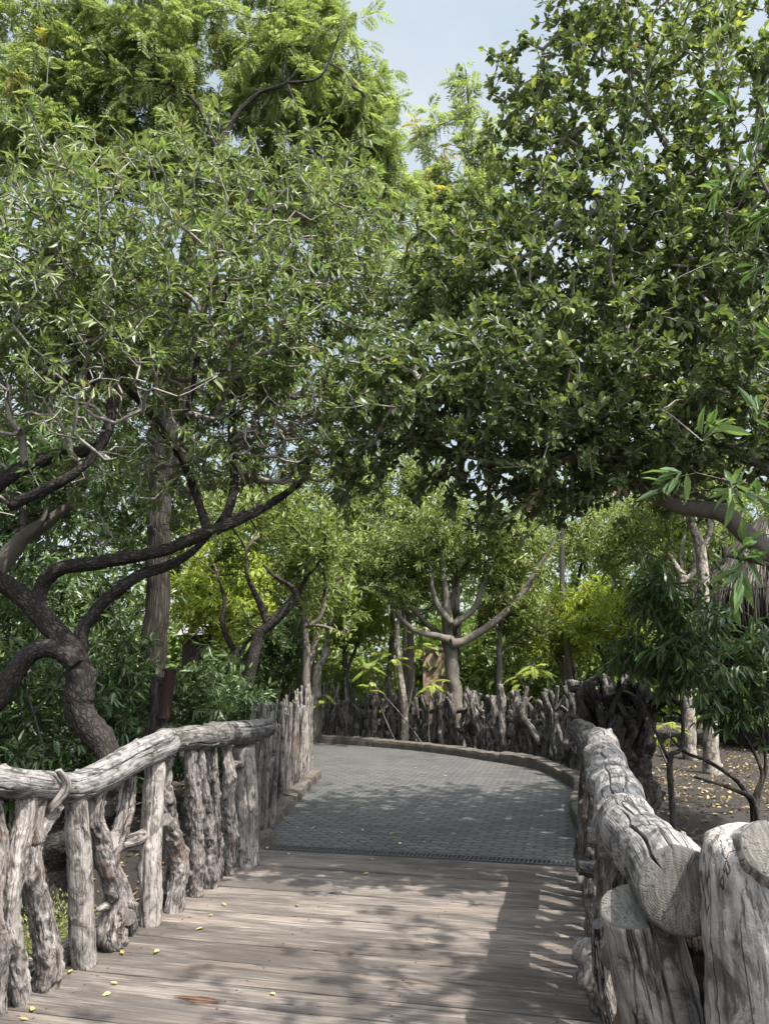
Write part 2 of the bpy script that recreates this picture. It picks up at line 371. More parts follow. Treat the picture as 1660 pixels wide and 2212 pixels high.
# deck planks
def plank_mat():
    g = G('deck_planks'); v = g.n('TexCoord').outputs['Object']; gc = g.gc()
    t = g.n('SeparateXYZ', {'Vector': gc}).outputs[2]            # one number per plank
    off = g.n('CombineXYZ', {'X': g.math('MULTIPLY', t, 37.0), 'Y': g.math('MULTIPLY', t, 91.0), 'Z': t}).outputs[0]
    p = g.n('VectorMath', {0: v, 1: off}, operation='ADD').outputs[0]
    fib = g.noise(g.scale(p, (2.6, 70, 30)), 1, 7, .68, .5)
    wav = g.noise(g.scale(p, (.9, 9, 4)), 1, 5, .6, 1.2)
    big = g.noise(g.scale(p, (1.3, 5, 1)), 1, 5, .62, .6)
    col = g.ramp(fib, [(.30, (.026, .023, .021)), (.48, (.108, .096, .086)), (.70, (.26, .236, .214))])
    col = g.mix(g.ramp(wav, [(.42, .0), (.66, .6)]), col, (.150, .116, .092))
    col = g.mix(g.ramp(big, [(.40, .75), (.58, 0.0)]), col, (.046, .041, .037))
    col = g.mix(.55, col, g.mix(g.math('FRACT', g.math('MULTIPLY', t, 7.31)), (.5, .45, .42), (1.35, 1.3, 1.26)), 'MULTIPLY')
    ck = g.noise(g.scale(p, (.7, 26, 3)), 1, 3, .5, .25)
    ckm = g.math('MULTIPLY', g.ramp(g.math('ABSOLUTE', g.math('SUBTRACT', ck, .5)), [(0, 1.0), (.010, 0.0)]), g.ramp(g.noise(g.scale(p, (1.2, 4, 1)), 1, 2), [(.48, 0.0), (.56, 1.0)]))
    col = g.mix(g.math('MULTIPLY', ckm, .85), col, (.012, .011, .010))
    # knots and screw holes
    vo = g.n('TexVoronoi', {'Vector': g.scale(p, (1.6, 4.2, 1)), 'Scale': 1.0}).outputs['Distance']
    col = g.mix(g.ramp(vo, [(.05, .8), (.09, 0.0)]), col, (.05, .038, .03))
    # the rotten patch with its splintered orange heart
    d = g.n('VectorMath', {0: g.n('VectorMath', {0: v, 1: tuple(-c for c in ROT)}, operation='ADD').outputs[0], 1: (1, 3.0, 1)}, operation='MULTIPLY').outputs[0]
    dl = g.math('ADD', g.n('VectorMath', {0: d}, operation='LENGTH').outputs['Value'], g.math('MULTIPLY', g.math('SUBTRACT', g.noise(g.scale(v, (9, 60, 1)), 1, 4, .7), .5), .32))
    col = g.mix(g.ramp(dl, [(.085, 1.0), (.125, 0.0)]), col, g.mix(g.ramp(fib, [(.42, 0.0), (.56, 1.0)]), (.010, .007, .005), (.13, .066, .036)))
    h = g.math('SUBTRACT', g.math('MULTIPLY', fib, .6), g.math('ADD', ckm, g.math('MULTIPLY', g.ramp(dl, [(.085, 1.0), (.12, 0.0)]), 2.0)))
    g.bsdf(col, .82, g.bump(h, .8, .006), .3)
    return g.m

def paver_mat():
    g = G('interlocking_pavers'); v = g.n('TexCoord').outputs['Object']
    s = g.n('SeparateXYZ', {'Vector': v})
    tri = g.math('PINGPONG', s.outputs[0], .0475)
    zz = g.math('MULTIPLY', g.math('SUBTRACT', tri, .02375), .85)
    tri2 = g.math('PINGPONG', s.outputs[1], .0575)
    xx = g.math('MULTIPLY', g.math('SUBTRACT', tri2, .029), .6)
    w = g.n('CombineXYZ', {'X': g.math('ADD', s.outputs[0], xx), 'Y': g.math('ADD', s.outputs[1], zz), 'Z': 0.0}).outputs[0]
    br = g.n('TexBrick', {'Vector': w, 'Color1': (0, 0, 0, 1), 'Color2': (1, 1, 1, 1), 'Mortar': (.5, .5, .5, 1), 'Scale': 1.0, 'Mortar Size': .008, 'Mortar Smooth': .35, 'Bias': 0.0, 'Brick Width': .19, 'Row Height': .115})
    br.offset = .5
    fine = g.noise(v, 220, 3, .7); big = g.noise(v, .9, 5, .6); mid = g.noise(v, 7, 5, .65)
    col = g.mix(br.outputs['Color'], (.045, .044, .041), (.080, .078, .073))
    col = g.mix(g.ramp(big, [(.4, 0.0), (.65, .6)]), col, (.086, .085, .080))
    col = g.mix(g.ramp(mid, [(.35, .4), (.5, 0.0)]), col, (.045, .048, .048))
    col = g.mix(.35, col, g.mix(fine, (.4, .4, .4), (1.6, 1.6, 1.6)), 'MULTIPLY')
    col = g.mix(br.outputs['Fac'], col, (.010, .0105, .0105))
    h = g.math('SUBTRACT', g.math('MULTIPLY', fine, .25), g.math('MULTIPLY', br.outputs['Fac'], 1.0))
    g.bsdf(col, .82, g.bump(h, .8, .008), .3)
    return g.m

def soil_mat():
    g = G('dark_soil'); v = g.n('TexCoord').outputs['Object']
    a = g.noise(v, 1.1, 6, .65); b = g.noise(v, 26, 6, .7); c = g.noise(v, 130, 3, .7)
    col = g.ramp(g.math('ADD', g.math('MULTIPLY', a, .6), g.math('MULTIPLY', b, .4)), [(.3, (.022, .018, .016)), (.55, (.042, .036, .032)), (.75, (.09, .08, .072))])
    col = g.mix(g.math('MULTIPLY', c, .6), col, (.05, .042, .036))
    g.bsdf(col, .95, g.bump(g.math('ADD', b, g.math('MULTIPLY', c, .5)), 1.0, .03), .15)
    return g.m

def stone_mat():
    g = G('kerb_stone'); v = g.n('TexCoord').outputs['Object']
    a = g.noise(v, 3, 6, .65); b = g.noise(v, 40, 5, .7)
    col = g.ramp(g.math('ADD', g.math('MULTIPLY', a, .55), g.math('MULTIPLY', b, .45)), [(.32, (.035, .030, .025)), (.55, (.095, .082, .068)), (.72, (.19, .168, .142))])
    g.bsdf(col, .9, g.bump(b, .9, .02), .2)
    return g.m

# ------------------------------------------------------------------ key points of the place
LA, LB = gr(46, 2168), gr(534, 1868)                     # left rim of the boardwalk
AX = nrm(LB - LA); AXR = math.atan2(AX[0], AX[1])        # direction of the boardwalk
RT = np.array([AX[1], -AX[0], 0.0])
DR = gr(1240, 1870)                                      # right end of the drain
DV = DR.dot(AX)                                          # along-axis coordinate of the drain
UL, UR = LA.dot(RT), DR.dot(RT)
RA = RT * (UR + .07); RB = RA + AX                       # plane of the right handrail
def fr(u, v, z=0.0): return RT * u + AX * v + np.array([0, 0, z])
_r = gr(1070, 1712, 0, 1); ROT = (_r.dot(RT), _r.dot(AX), 0.0)
_r = None

M['deck'] = plank_mat(); M['paver'] = paver_mat(); M['soil'] = soil_mat(); M['stone'] = stone_mat()
M['iron'] = plain('dark_cast_iron', (.045, .045, .045), .55, .3, 40, .3, .002)
M['black'] = plain('dark_slot', (.006, .006, .006), .9)

# ------------------------------------------------------------------ ground, deck, path
def ground_h(x, y):
    p = np.stack([x, y], -1)
    v = x * AX[0] + y * AX[1]; u = x * RT[0] + y * RT[1]
    h = -.10 + .05 * fbm(np.stack([x * .5, y * .5, x * 0], -1), 3)
    gul = np.clip((DV - .1 - v) / 1.2, 0, 1); gul = gul * gul * (3 - 2 * gul)
    h = h - .45 * gul * np.clip(1.3 - np.abs(u - (UL + UR) / 2) / 9, 0, 1)
    far = np.clip((np.hypot(x, y) - 40) / 60, 0, 1)
    return h - .2 * far

gx = np.concatenate([np.linspace(-150, -14, 14), np.linspace(-12, 14, 140), np.linspace(16, 150, 14)])
gy = np.concatenate([np.linspace(-60, -2, 8), np.linspace(-1, 30, 160), np.linspace(33, 220, 16)])
X, Y = np.meshgrid(gx, gy, indexing='ij')
Zg = ground_h(X, Y)
nx, ny = X.shape
i, j = np.meshgrid(np.arange(nx - 1), np.arange(ny - 1), indexing='ij')
F = np.stack([i * ny + j, (i + 1) * ny + j, (i + 1) * ny + j + 1, i * ny + j + 1], -1).reshape(-1, 4)
struct(mesh('ground', np.stack([X, Y, Zg], -1), [(F, 0)], M['soil']))

rs = np.random.default_rng(3)
mb = MB(); v = DV - .02; V0 = -2.0
k = 0
while v > V0:
    w = rs.uniform(.22, .33); k += 1
    u0, u1 = UL - .14 + rs.uniform(-.02, .02), UR + .34 + rs.uniform(-.02, .02)
    nseg = 24; us = np.linspace(u0, u1, nseg)
    gap = rs.uniform(.006, .012); prof = [(gap, -.05), (gap, -.006), (gap + .007, 0), (w - gap - .007, 0), (w - gap, -.006), (w - gap, -.05)]
    zj = rs.uniform(-.004, .003); Vp = []
    for q, (dv, dz) in enumerate(prof):
        e = .006 * fbm(np.stack([us * 3, us * 0 + k * 3.1 + (0 if q < 3 else 9), us * 0], -1), 2)
        for uu, ee in zip(us, e):
            Vp.append((uu, v - w + dv + ee * (1 if q not in (2, 3) else 1), zj + dz))
    np_ = len(prof); i, j = np.meshgrid(np.arange(np_ - 1), np.arange(nseg - 1), indexing='ij')
    F = np.stack([i * nseg + j, i * nseg + j + 1, (i + 1) * nseg + j + 1, (i + 1) * nseg + j], -1).reshape(-1, 4)
    gcv = np.zeros((len(Vp), 3)); gcv[:, 2] = k * .618 % 1 * 10
    base = mb.n
    mb.add(Vp, F, 0, gcv)
    for e in (0, nseg - 1):
        mb.face([[base + q * nseg + e for q in range(np_)]], 0)
    for uu in (UL + .16, UL + .95, (UL + UR) / 2 + .45, UR - .1):
        for dv in (.055, w - .055):
            box(mb, (uu + rs.normal(0, .012), v - w + dv + rs.normal(0, .008), zj + .0008), (.0055, 0, 0), (0, .0055, 0), (0, 0, .0016), 1)
    v -= w
for u in (UL - .05, (UL + UR) / 2, UR + .26):            # bearers under the planks
    box(mb, (u, (DV + V0) / 2, -.14), (.06, 0, 0), (0, (DV - V0) / 2 - .05, 0), (0, 0, .085), 0)
struct(mb.build('boardwalk', [M['deck'], M['iron']], smooth=False, rotz=-AXR))

c0 = gr(690, 1676); RX = DR + AX * 2.2
outer = [gr(1262, 1712), gr(1225, 1685), gr(1180, 1664), (gr(1130, 1653)), gr(1080, 1645), gr(990, 1631), gr(900, 1620), gr(800, 1611), gr(700, 1604)]
left = [fr(UL - .02, DV + .14), gr(556, 1820), gr(610, 1765), gr(655, 1715), c0]
poly = left + [c0 + np.array([-.35, 1.5, 0]), c0 + np.array([-2.5, 2.6, 0]), c0 + np.array([-7, 3.6, 0]), outer[-1] + np.array([-6, 1.5, 0])] + outer[::-1] + [RX, fr(UR + .25, DV + .14)]
PP = np.array([(p.dot(RT), p.dot(AX), 0.0) for p in poly])
nP = len(PP)
Vp = np.vstack([PP + [0, 0, .0], PP + [0, 0, -.2]])
struct(mesh('paved_path', Vp, [(np.arange(nP)[None, :], 0), (np.array([[q, q + nP, (q + 1) % nP + nP, (q + 1) % nP] for q in range(nP)]), 0)], M['paver'], smooth=False, rotz=-AXR))

# drain channel across the walk
mb = MB(); ud0, ud1 = UL - .02, UR + .15
nsl = 74; du = (ud1 - ud0) / nsl
box(mb, ((ud0 + ud1) / 2, DV + .06, -.05), ((ud1 - ud0) / 2, 0, 0), (0, .075, 0), (0, 0, .02), 1)
for sv in (DV - .008, DV + .128):
    box(mb, ((ud0 + ud1) / 2, sv, -.012), ((ud1 - ud0) / 2, 0, 0), (0, .012, 0), (0, 0, .018), 0)
for q in range(nsl + 1):
    box(mb, (ud0 + q * du, DV + .06, -.012), (.0085, 0, 0), (.006, .058, 0), (0, 0, .015), 0)
d = mb.build('drain_grate', [M['iron'], M['black']], smooth=False, rotz=-AXR)
tag(d, 'dark slotted iron drain grate between the boardwalk and the grey paving', 'drain')

# kerbs
def kerb(name, pts, w, h, seg, rough, m, seed, label):
    rs = np.random.default_rng(seed); P = catmull(np.array([list(p[:2]) + [0.0] for p in pts]), 200)
    L = np.concatenate([[0], np.cumsum(np.linalg.norm(np.diff(P, axis=0), axis=1))]); mb = MB(); s = 0.0
    while s < L[-1] - .1:
        l = rs.uniform(.8, 1.2) * seg; e = min(s + l, L[-1])
        n = 14; t = np.linspace(s + .008, e - .008, n)
        C = np.stack([np.interp(t, L, P[:, 0]), np.interp(t, L, P[:, 1]), t * 0], -1); T = nrm(np.gradient(C, axis=0)); N = np.stack([T[:, 1], -T[:, 0], T[:, 0] * 0], -1)
        prof = [(-.5, -.3), (-.5, .6), (-.47, .92), (-.38, 1.0), (0, 1.02), (.38, 1.0), (.47, .92), (.5, .6), (.5, -.3)]
        hh = h * rs.uniform(.9, 1.12); V = []
        for a, b in prof:
            q = C + N * (a * w) + np.array([0, 0, b * hh])
            V.append(q + rough * np.stack([fbm(q * 7 + 5 * k_, 3) for k_ in range(3)], -1) * [.6, .6, 1])
        V = np.array(V); npf = len(prof)
        i, j = np.meshgrid(np.arange(npf - 1), np.arange(n - 1), indexing='ij')
        F = np.stack([i * n + j, (i + 1) * n + j, (i + 1) * n + j + 1, i * n + j + 1], -1).reshape(-1, 4)
        b0 = mb.n; mb.add(V.reshape(-1, 3), F, 0)
        mb.face([[b0 + q * n for q in range(npf)][::-1], ], 0); mb.face([[b0 + q * n + n - 1 for q in range(npf)]], 0)
        s = e
    return struct(mb.build(name, m, smooth=False))
kerb('stone_kerb', outer[::-1][:1] + outer[::-1][1:] + [RX + RT * .1, fr(UR + .3, DV + .2)], .26, .15, 1.25, .012, M['stone'], 5, '')
kerb('rough_kerb', [fr(UL - .08, DV + .2), gr(540, 1822), gr(597, 1768), gr(643, 1718), gr(682, 1678)], 0.17, .12, 1.1, .03, M['stone'], 6, '')

# ------------------------------------------------------------------ left railing
LP = lambda x, y: onplane(x, y, LA, LB, 1)
rail_l = thing('rustic_railing', 'rustic railing of pale knobby branch posts under a grey log handrail, left of the boardwalk', 'railing', (LA + LB) / 2)
def zr(p, wz): return wz * .3997 * p[1] / FPX / 2        # a width in crop pixels as a radius
def post(parent, pts, m='gnarl', off=0.0, name='post', **k):
    out = []
    for q, (x, y, w) in enumerate(pts):
        p = LP(x, y) - RT * off
        out.append((*p, zr(p, w)))
    if out[0][2] > -.06: out[0] = (*out[0][:2], -.0, out[0][3])
    mb = MB(); kw = dict(sides=72, step=.010, lump=.17, lf=7, knots=14, kh=.35, warts=70, rough=.16, capmat=1, wob=.4); kw.update(k)
    limb(mb, out, **kw)
    return mb, [M[m], M['end']], name
def fin(p, parent): return p[0].build(p[2], p[1], parent)
SM = dict(knots=3, kh=.15, lump=.07, wob=.1, fibre=.015, warts=8, rough=.02)
fin(post(rail_l, [(15, 1790, 80), (5, 1500, 85), (-10, 1200, 80), (15, 900, 75), (10, 640, 60)], off=.03), rail_l)
fin(post(rail_l, [(115, 1735, 75), (75, 1550, 100), (65, 1300, 90), (80, 950, 92), (120, 760, 90), (150, 600, 88)], 'drift', knots=9, kh=.3), rail_l)
p = post(rail_l, [(248, 1650, 112), (242, 1450, 118), (215, 1200, 108), (185, 1000, 98), (205, 830, 95), (260, 740, 80), (310, 660, 70)], knots=16)
limb(p[0], [(*LP(200, 850), .05), (*LP(185, 760), .04), (*LP(215, 620), .035)], sides=24, step=.02, lump=.2, knots=4, capmat=1)
fin(p, rail_l)
fin(post(rail_l, [(455, 1568, 122), (440, 1250, 122), (425, 900, 122), (405, 590, 100)], 'drift', **SM, cracks=[(2.6, .0, .7, .1, .25)]), rail_l)
p = post(rail_l, [(640, 1462, 85), (600, 1370, 130), (610, 1200, 95), (590, 1020, 92), (555, 850, 88), (520, 720, 78), (545, 560, 75)], 'gnarl', knots=18, kh=.45)
limb(p[0], [(*LP(590, 1200), .03), (*(LP(540, 1230) - RT * .02), .012)], sides=12, step=.01, tip=True)
fin(p, rail_l)
p = post(rail_l, [(725, 1390, 95), (710, 1290, 110), (690, 1130, 80), (645, 960, 85), (690, 810, 80), (725, 680, 78), (745, 500, 70)], 'gnarl', off=.05, knots=12)
limb(p[0], [(*(LP(720, 1260) - RT * .06), .05), (*(LP(690, 1268) + RT * .02 - AX * .02), .045)], sides=32, step=.01, capmat=1, lump=.05)
limb(p[0], [(*(LP(690, 880) - RT * .05), .035), (*(LP(760, 850) - RT * .03), .045), (*(LP(815, 800) - RT * .02), .03)], sides=24, step=.015, lump=.2, knots=4)
fin(p, rail_l)
fin(post(rail_l, [(812, 1332, 108), (812, 1000, 112), (822, 700, 108), (835, 430, 105)], 'pale', cracks=[(4.2, 0, .5, .1, .45), (4.9, .55, .95, .08, .3)], **{**SM, 'knots': 4}), rail_l)
fin(post(rail_l, [(925, 1308, 90), (945, 1150, 88), (960, 1000, 86), (940, 850, 82), (890, 740, 72)], 'gnarl', knots=9), rail_l)
p = post(rail_l, [(1000, 1240, 60), (985, 1000, 75), (960, 760, 85), (930, 560, 90), (945, 400, 90)], 'gnarl', off=.07, knots=12)
limb(p[0], [(*(LP(930, 560) - RT * .07), .035), (*(LP(890, 590) - RT * .03), .03)], sides=24, step=.012, capmat=1)
fin(p, rail_l)
fin(post(rail_l, [(1062, 1160, 62), (1060, 950, 70), (1050, 760, 78), (1035, 560, 72), (1025, 350, 55)], 'gnarl', knots=20, kh=.5), rail_l)
fin(post(rail_l, [(1140, 1112, 74), (1135, 900, 72), (1120, 720, 80), (1090, 540, 70), (1075, 340, 50)], 'gnarl', knots=14, kh=.4), rail_l)
fin(post(rail_l, [(1192, 1078, 45), (1180, 800, 58), (1160, 560, 62), (1150, 350, 55)], 'gnarl', off=.02, knots=12, kh=.4), rail_l)
p = post(rail_l, [(1240, 1038, 50), (1250, 880, 66), (1235, 650, 66), (1225, 480, 60), (1225, 330, 50)], 'gnarl', knots=12, kh=.45)
limb(p[0], [(*LP(1225, 490), .035), (*LP(1260, 450), .035), (*LP(1315, 448), .028)], sides=24, step=.015, lump=.2, knots=3)
fin(p, rail_l)
big = post(rail_l, [(1338, 985, 122), (1328, 700, 118), (1318, 345, 108)], 'drift', cracks=[(5.0, .0, 1.0, .09, .3)], **SM)
big = fin(big, rail_l)
for zx, zy in ((1320, 880), (1322, 940)):
    p0 = LP(zx, zy) + RT * zr(LP(zx, zy), 118) * .55 - AX * zr(LP(zx, zy), 118) * .85
    mb = MB(); limb(mb, [(*p0, .011), (*(p0 - AX * .012 + RT * .006), .011)], sides=12, step=.006, lump=0)
    mb.build('screw', M['iron'], rail_l)
# handrail logs
def rlog(pts, m, parent, plane=LP, cr=(), name='handrail', rot=None, **k):
    out = []
    for (x, y, w) in pts:
        p = plane(x, y); out.append((*p, zr(p, w)))
    mb = MB(); kw = dict(sides=144, step=.012, lump=.055, lf=2.6, knots=5, kh=.13, warts=5, rough=.01, capmat=1, cracks=[(a, b, c, d * .8, e * 1.6) for a, b, c, d, e in cr], fibre=.014, wob=.15); kw.update(k)
    limb(mb, out, **kw)
    return mb.build(name, [M[m], M['end']], parent)
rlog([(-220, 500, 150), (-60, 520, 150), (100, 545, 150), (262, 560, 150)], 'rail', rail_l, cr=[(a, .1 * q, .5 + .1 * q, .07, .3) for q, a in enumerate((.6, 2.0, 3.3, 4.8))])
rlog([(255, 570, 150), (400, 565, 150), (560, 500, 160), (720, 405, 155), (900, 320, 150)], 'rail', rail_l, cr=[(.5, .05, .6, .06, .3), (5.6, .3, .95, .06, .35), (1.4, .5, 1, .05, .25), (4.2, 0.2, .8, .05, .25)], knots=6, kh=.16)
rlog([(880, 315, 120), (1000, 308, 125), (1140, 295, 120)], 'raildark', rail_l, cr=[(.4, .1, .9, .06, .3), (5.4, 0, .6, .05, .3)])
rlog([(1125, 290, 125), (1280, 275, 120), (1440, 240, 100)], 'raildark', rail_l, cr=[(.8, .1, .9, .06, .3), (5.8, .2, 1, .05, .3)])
mb = MB(); a = LP(235, 470) + RT * .085; b = LP(262, 560) + RT * .105; c = LP(235, 690) + RT * .03
limb(mb, [(*a, .02), (*b, .026), (*c, .02)], sides=20, step=.012, lump=.15, flat=.5)
mb.build('bark_strip', [M['drift']], rail_l)
mb = MB()
pA, pB = LA - AX * 1.4 - RT * .15, LA + AX * 1.7 - RT * .16
limb(mb, [(*(pA + [0, 0, .02]), .05), (*((pA + pB) / 2 + [0, 0, .035]), .06), (*(pB + [0, 0, .02]), .045)], sides=32, step=.03, lump=.25, knots=14, kh=.3, capmat=1)
mb.build('bottom_log', [M['gnarl'], M['end']], rail_l)

rs = np.random.default_rng(12)
rl0 = LP(-215, 500); v = LP(-60, 500).dot(AX)
mb = MB(); limb(mb, [(*fr(UL, .9, 1.04), .075), (*(fr(UL, .9, 1.04) * .5 + rl0 * .5), .07), (*rl0, .072)], sides=64, step=.02, lump=.06, knots=5, kh=.13, capmat=1, seed=901)
mb.build('handrail', [M['rail'], M['end']], rail_l)
while v > 1.0:
    v -= rs.uniform(.17, .26); r = rs.uniform(.035, .05); a = fr(UL + rs.uniform(-.02, .02), v); b = fr(UL, v + rs.uniform(-.08, .08), 1.0)
    mb = MB(); limb(mb, [(*a, r * 1.1), (*(a * .5 + b * .5 + RT * rs.normal(0, .02) + AX * rs.normal(0, .04)), r), (*b, r * .85)], sides=40, step=.02, lump=.18, lf=7, knots=12, kh=.4, warts=40, rough=.16, capmat=1, wob=.4, seed=int(rs.integers(1 << 30)))
    mb.build('post', [M['gnarl'], M['end']], rail_l)

# ------------------------------------------------------------------ right railing
rail_r = thing('log_railing', 'railing of bark-covered posts under thick overlapping grey logs, right of the boardwalk', 'railing', fr(UR + .07, 3.2))
def rr_log(v0, v1, r0, r1, z0, z1, du0=0.0, du1=0.0, m='rail', cr=(), bulge=0.0, **k):
    a, b = fr(UR + .20 + du0, v0, z0), fr(UR + .20 + du1, v1, z1)
    mid = (a + b) / 2 + [0, 0, bulge]
    mb = MB(); kw = dict(sides=200, step=.012, lump=.06, lf=2.6, knots=6, kh=.15, warts=5, rough=.012, cracks=cr, capmat=1, fibre=.014, wob=.2); kw.update(k)
    limb(mb, [(*b, r1), (*mid, (r0 + r1) / 2 * 1.03), (*a, r0)], **kw)
    return mb.build('handrail', [M[m], M['end']], rail_r)
pe = at(1085, 1350, 1.62, 2); ve, ue = pe.dot(AX), pe.dot(RT) - UR - .20
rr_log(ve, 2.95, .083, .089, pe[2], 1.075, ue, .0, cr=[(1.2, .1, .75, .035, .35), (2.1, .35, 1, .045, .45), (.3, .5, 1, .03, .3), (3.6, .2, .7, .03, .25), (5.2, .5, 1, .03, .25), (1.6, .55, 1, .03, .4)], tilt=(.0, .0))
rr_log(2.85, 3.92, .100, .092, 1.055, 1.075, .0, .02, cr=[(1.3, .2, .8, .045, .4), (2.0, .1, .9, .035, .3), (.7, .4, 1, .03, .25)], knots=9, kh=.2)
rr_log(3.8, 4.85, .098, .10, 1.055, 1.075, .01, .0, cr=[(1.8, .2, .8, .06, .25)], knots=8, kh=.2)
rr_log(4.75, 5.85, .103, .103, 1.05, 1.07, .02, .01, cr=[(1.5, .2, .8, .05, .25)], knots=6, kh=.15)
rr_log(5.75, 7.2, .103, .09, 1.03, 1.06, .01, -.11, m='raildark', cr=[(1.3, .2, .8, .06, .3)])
# near post under the log's end, its fork stub, the bark-covered row
def rpost(pts, m='fencepale', name='post', **k):
    mb = MB(); kw = dict(sides=64, step=.012, lump=.2, lf=6, knots=12, kh=.35, warts=60, rough=.2, capmat=1, wob=.3); kw.update(k)
    limb(mb, pts, **kw)
    return mb.build(name, [M[m], M['end']], rail_r)
a, b = at(800, 1440, 1.72, 2), at(1010, 2300, 1.78, 2)
b = b + (b - a) * ((b[2] + .0) / (a[2] - b[2]))
rpost([(*b, .092), (*((a + b) / 2), .088), (*a, .076)], 'drift', sides=160, step=.012, lump=.06, knots=3, kh=.1, warts=6, rough=.02, wob=.05, fibre=.012, cracks=[(1.0, .0, 1, .03, .3), (4.75, .1, 1, .035, .4), (5.5, .1, .9, .03, .35)])
a2, b2 = at(1120, 1500, 1.80, 2), at(1240, 2300, 1.84, 2)
b2 = b2 + (b2 - a2) * (b2[2] / (a2[2] - b2[2]))
rpost([(*b2, .075), (*((a2 + b2) / 2), .072), (*a2, .065)], 'stump', sides=48, step=.015, lump=.1, knots=4)
mbt = [(*at(1265, 1530, 1.85, 2), .011), (*at(1310, 1640, 1.85, 2), .014), (*at(1340, 1900, 1.85, 2), .018), (*at(1375, 2300, 1.86, 2), .022)]
rpost(mbt, 'stump', sides=20, step=.012, lump=.15, knots=8, kh=.3)
rs = np.random.default_rng(11)
v = 2.15
while v < 6.6:
    r = rs.uniform(.046, .07) * (.8 if v < 3.4 else 1); du = rs.uniform(-.045, .0) + (.05 if v < 3.4 else .02); h = .97 + rs.uniform(-.03, .02)
    lean = rs.uniform(-.05, .05); m = rs.choice(['fencepale', 'palings', 'fence', 'palings'])
    e_ = .10 * min(1, max(0, (v - 5.6) / 1.2)); a = fr(UR + .15 - e_ + du, v, .0); b = fr(UR + .21 - e_ + du * .4, v + lean, h + (.04 if v < 3.3 else .0)); c = (a * .55 + b * .45) + RT * rs.uniform(-.05, .03) + AX * rs.uniform(-.03, .03)
    rpost([(*a, r * 1.15), (*c, r * rs.uniform(.85, 1.25)), (*b, r * .7)], m, knots=int(rs.integers(9, 16)), kh=.45, tip=True)
    v += rs.uniform(.15, .24)
for (x, y0, x2, y1, w, Y) in ((560, 1560, 675, 2290, .028, 2.45), (490, 1690, 480, 1960, .04, 3.0)):
    a, b = at(x, y0, Y, 2), at(x2, y1, Y, 2)
    if y1 > 2000: b = b + (b - a) * (b[2] / max(a[2] - b[2], .05)) * (1 if y1 > 2200 else 0)
    rpost([(*b, w * 1.1), (*((a + b) / 2 + RT * .015), w * .95), (*(a * .85 + b * .15 - RT * .012), w * .9), (*a, w * .55)], 'gnarl', knots=14, kh=.4, wob=.4, tilt=(.6, .5))
kc = at(665, 1755, 2.1, 2); rpost([(*(kc + AX * .10 + RT * .02), .036), (*(kc - AX * .02), .034)], 'gnarl', sides=48, step=.01, lump=.1, knots=2)
for (x, y, Y, dx) in ((490, 1000, 3.4, -.03), (430, 1195, 4.2, -.02), (560, 1060, 2.7, -.06)):   # sawn side branches
    a = at(x, y, Y, 2); rpost([(*(a + RT * .1), .04), (*a, .034)], 'gnarl', sides=24, step=.01, lump=.08, knots=1)
p0 = at(1110, 990, 2.2, 2)                                # forked twig behind the log
mb = MB(); limb(mb, [(*(p0 + [.0, .0, -.12]), .009), (*at(1105, 1010, 2.2, 2), .009), (*at(1108, 965, 2.2, 2), .006)], sides=16, step=.01)
limb(mb, [(*at(1110, 1050, 2.2, 2), .010), (*at(1160, 1015, 2.2, 2), .006)], sides=16, step=.01)
mb.build('side_twig', [M['gnarl']], rail_r)

# big sawn trunk post beside the log's end
tp = at(1500, 1010, 1.55, 2); bp = at(1640, 2300, 1.62, 2); bp = bp + (bp - tp) * (bp[2] / (tp[2] - bp[2]))
mb = MB()
limb(mb, [(*bp, .15), (*(bp * .5 + tp * .5), .124), (*(bp * .2 + tp * .8), .106), (*(bp * .06 + tp * .94), .092), (*tp, .068)], sides=200, step=.010, lump=.1, lf=4, knots=9, kh=.16, warts=8, rough=.02, fibre=.018,
     cracks=[(4.2, .0, .8, .04, .3), (3.6, .3, .9, .03, .3), (5.0, .2, .9, .03, .25), (2.9, .1, .7, .035, .3)], bev=.3, wob=.15)
hd = tp + (bp - tp) * .10; ct = at(1700, 1080, 1.47, 2)
limb(mb, [(*(hd + [.03, .02, -.08]), .05), (*(hd * .5 + ct * .5 + [.02, .03, 0]), .075), (*ct, .055)], sides=96, step=.008, lump=.12, knots=5, kh=.2, warts=8, capmat=1, bev=.06, cracks=[(1.5, .3, 1, .05, .3)])
o = mb.build('trunk_post', [M['pale'], M['end']])
tag(o, 'thick pale sawn trunk standing as a post beside the end of the log handrail', 'post')

# ------------------------------------------------------------------ path fences
fence_l = thing('paling_fence', 'close row of slim upright grey palings behind the rough kerb, left of the paving', 'fence', gr(620, 1730))
rs = np.random.default_rng(21)
ka = [fr(UL - .1, DV + .3), gr(562, 1790), gr(612, 1738), gr(650, 1693), gr(682, 1662)]
KL = catmull(np.array([[*p[:2], 0] for p in ka]), 100)
n = 74
for q in range(n):
    t = (q + rs.uniform(-.3, .3)) / n; p = KL[int(np.clip(t * 99, 0, 99))] - RT * rs.uniform(.0, .16)
    h = rs.uniform(.98, 1.24) + .1 * (t > .75); r = rs.uniform(.017, .036)
    b = p + [rs.uniform(-.07, .07), rs.uniform(-.05, .05), h]; c = (p + b) / 2 + [rs.uniform(-.02, .02), rs.uniform(-.02, .02), 0]
    mb = MB(); limb(mb, [(*p, r * 1.1), (*c, r), (*b, r * rs.uniform(.45, .85))], sides=14, step=.05, lump=.15, knots=3, kh=.25, wob=.3, tilt=(rs.uniform(-.8, .8), rs.uniform(-.8, .8)))
    mb.build('paling', [M['palings'] if t < .72 else M['drift']], fence_l)
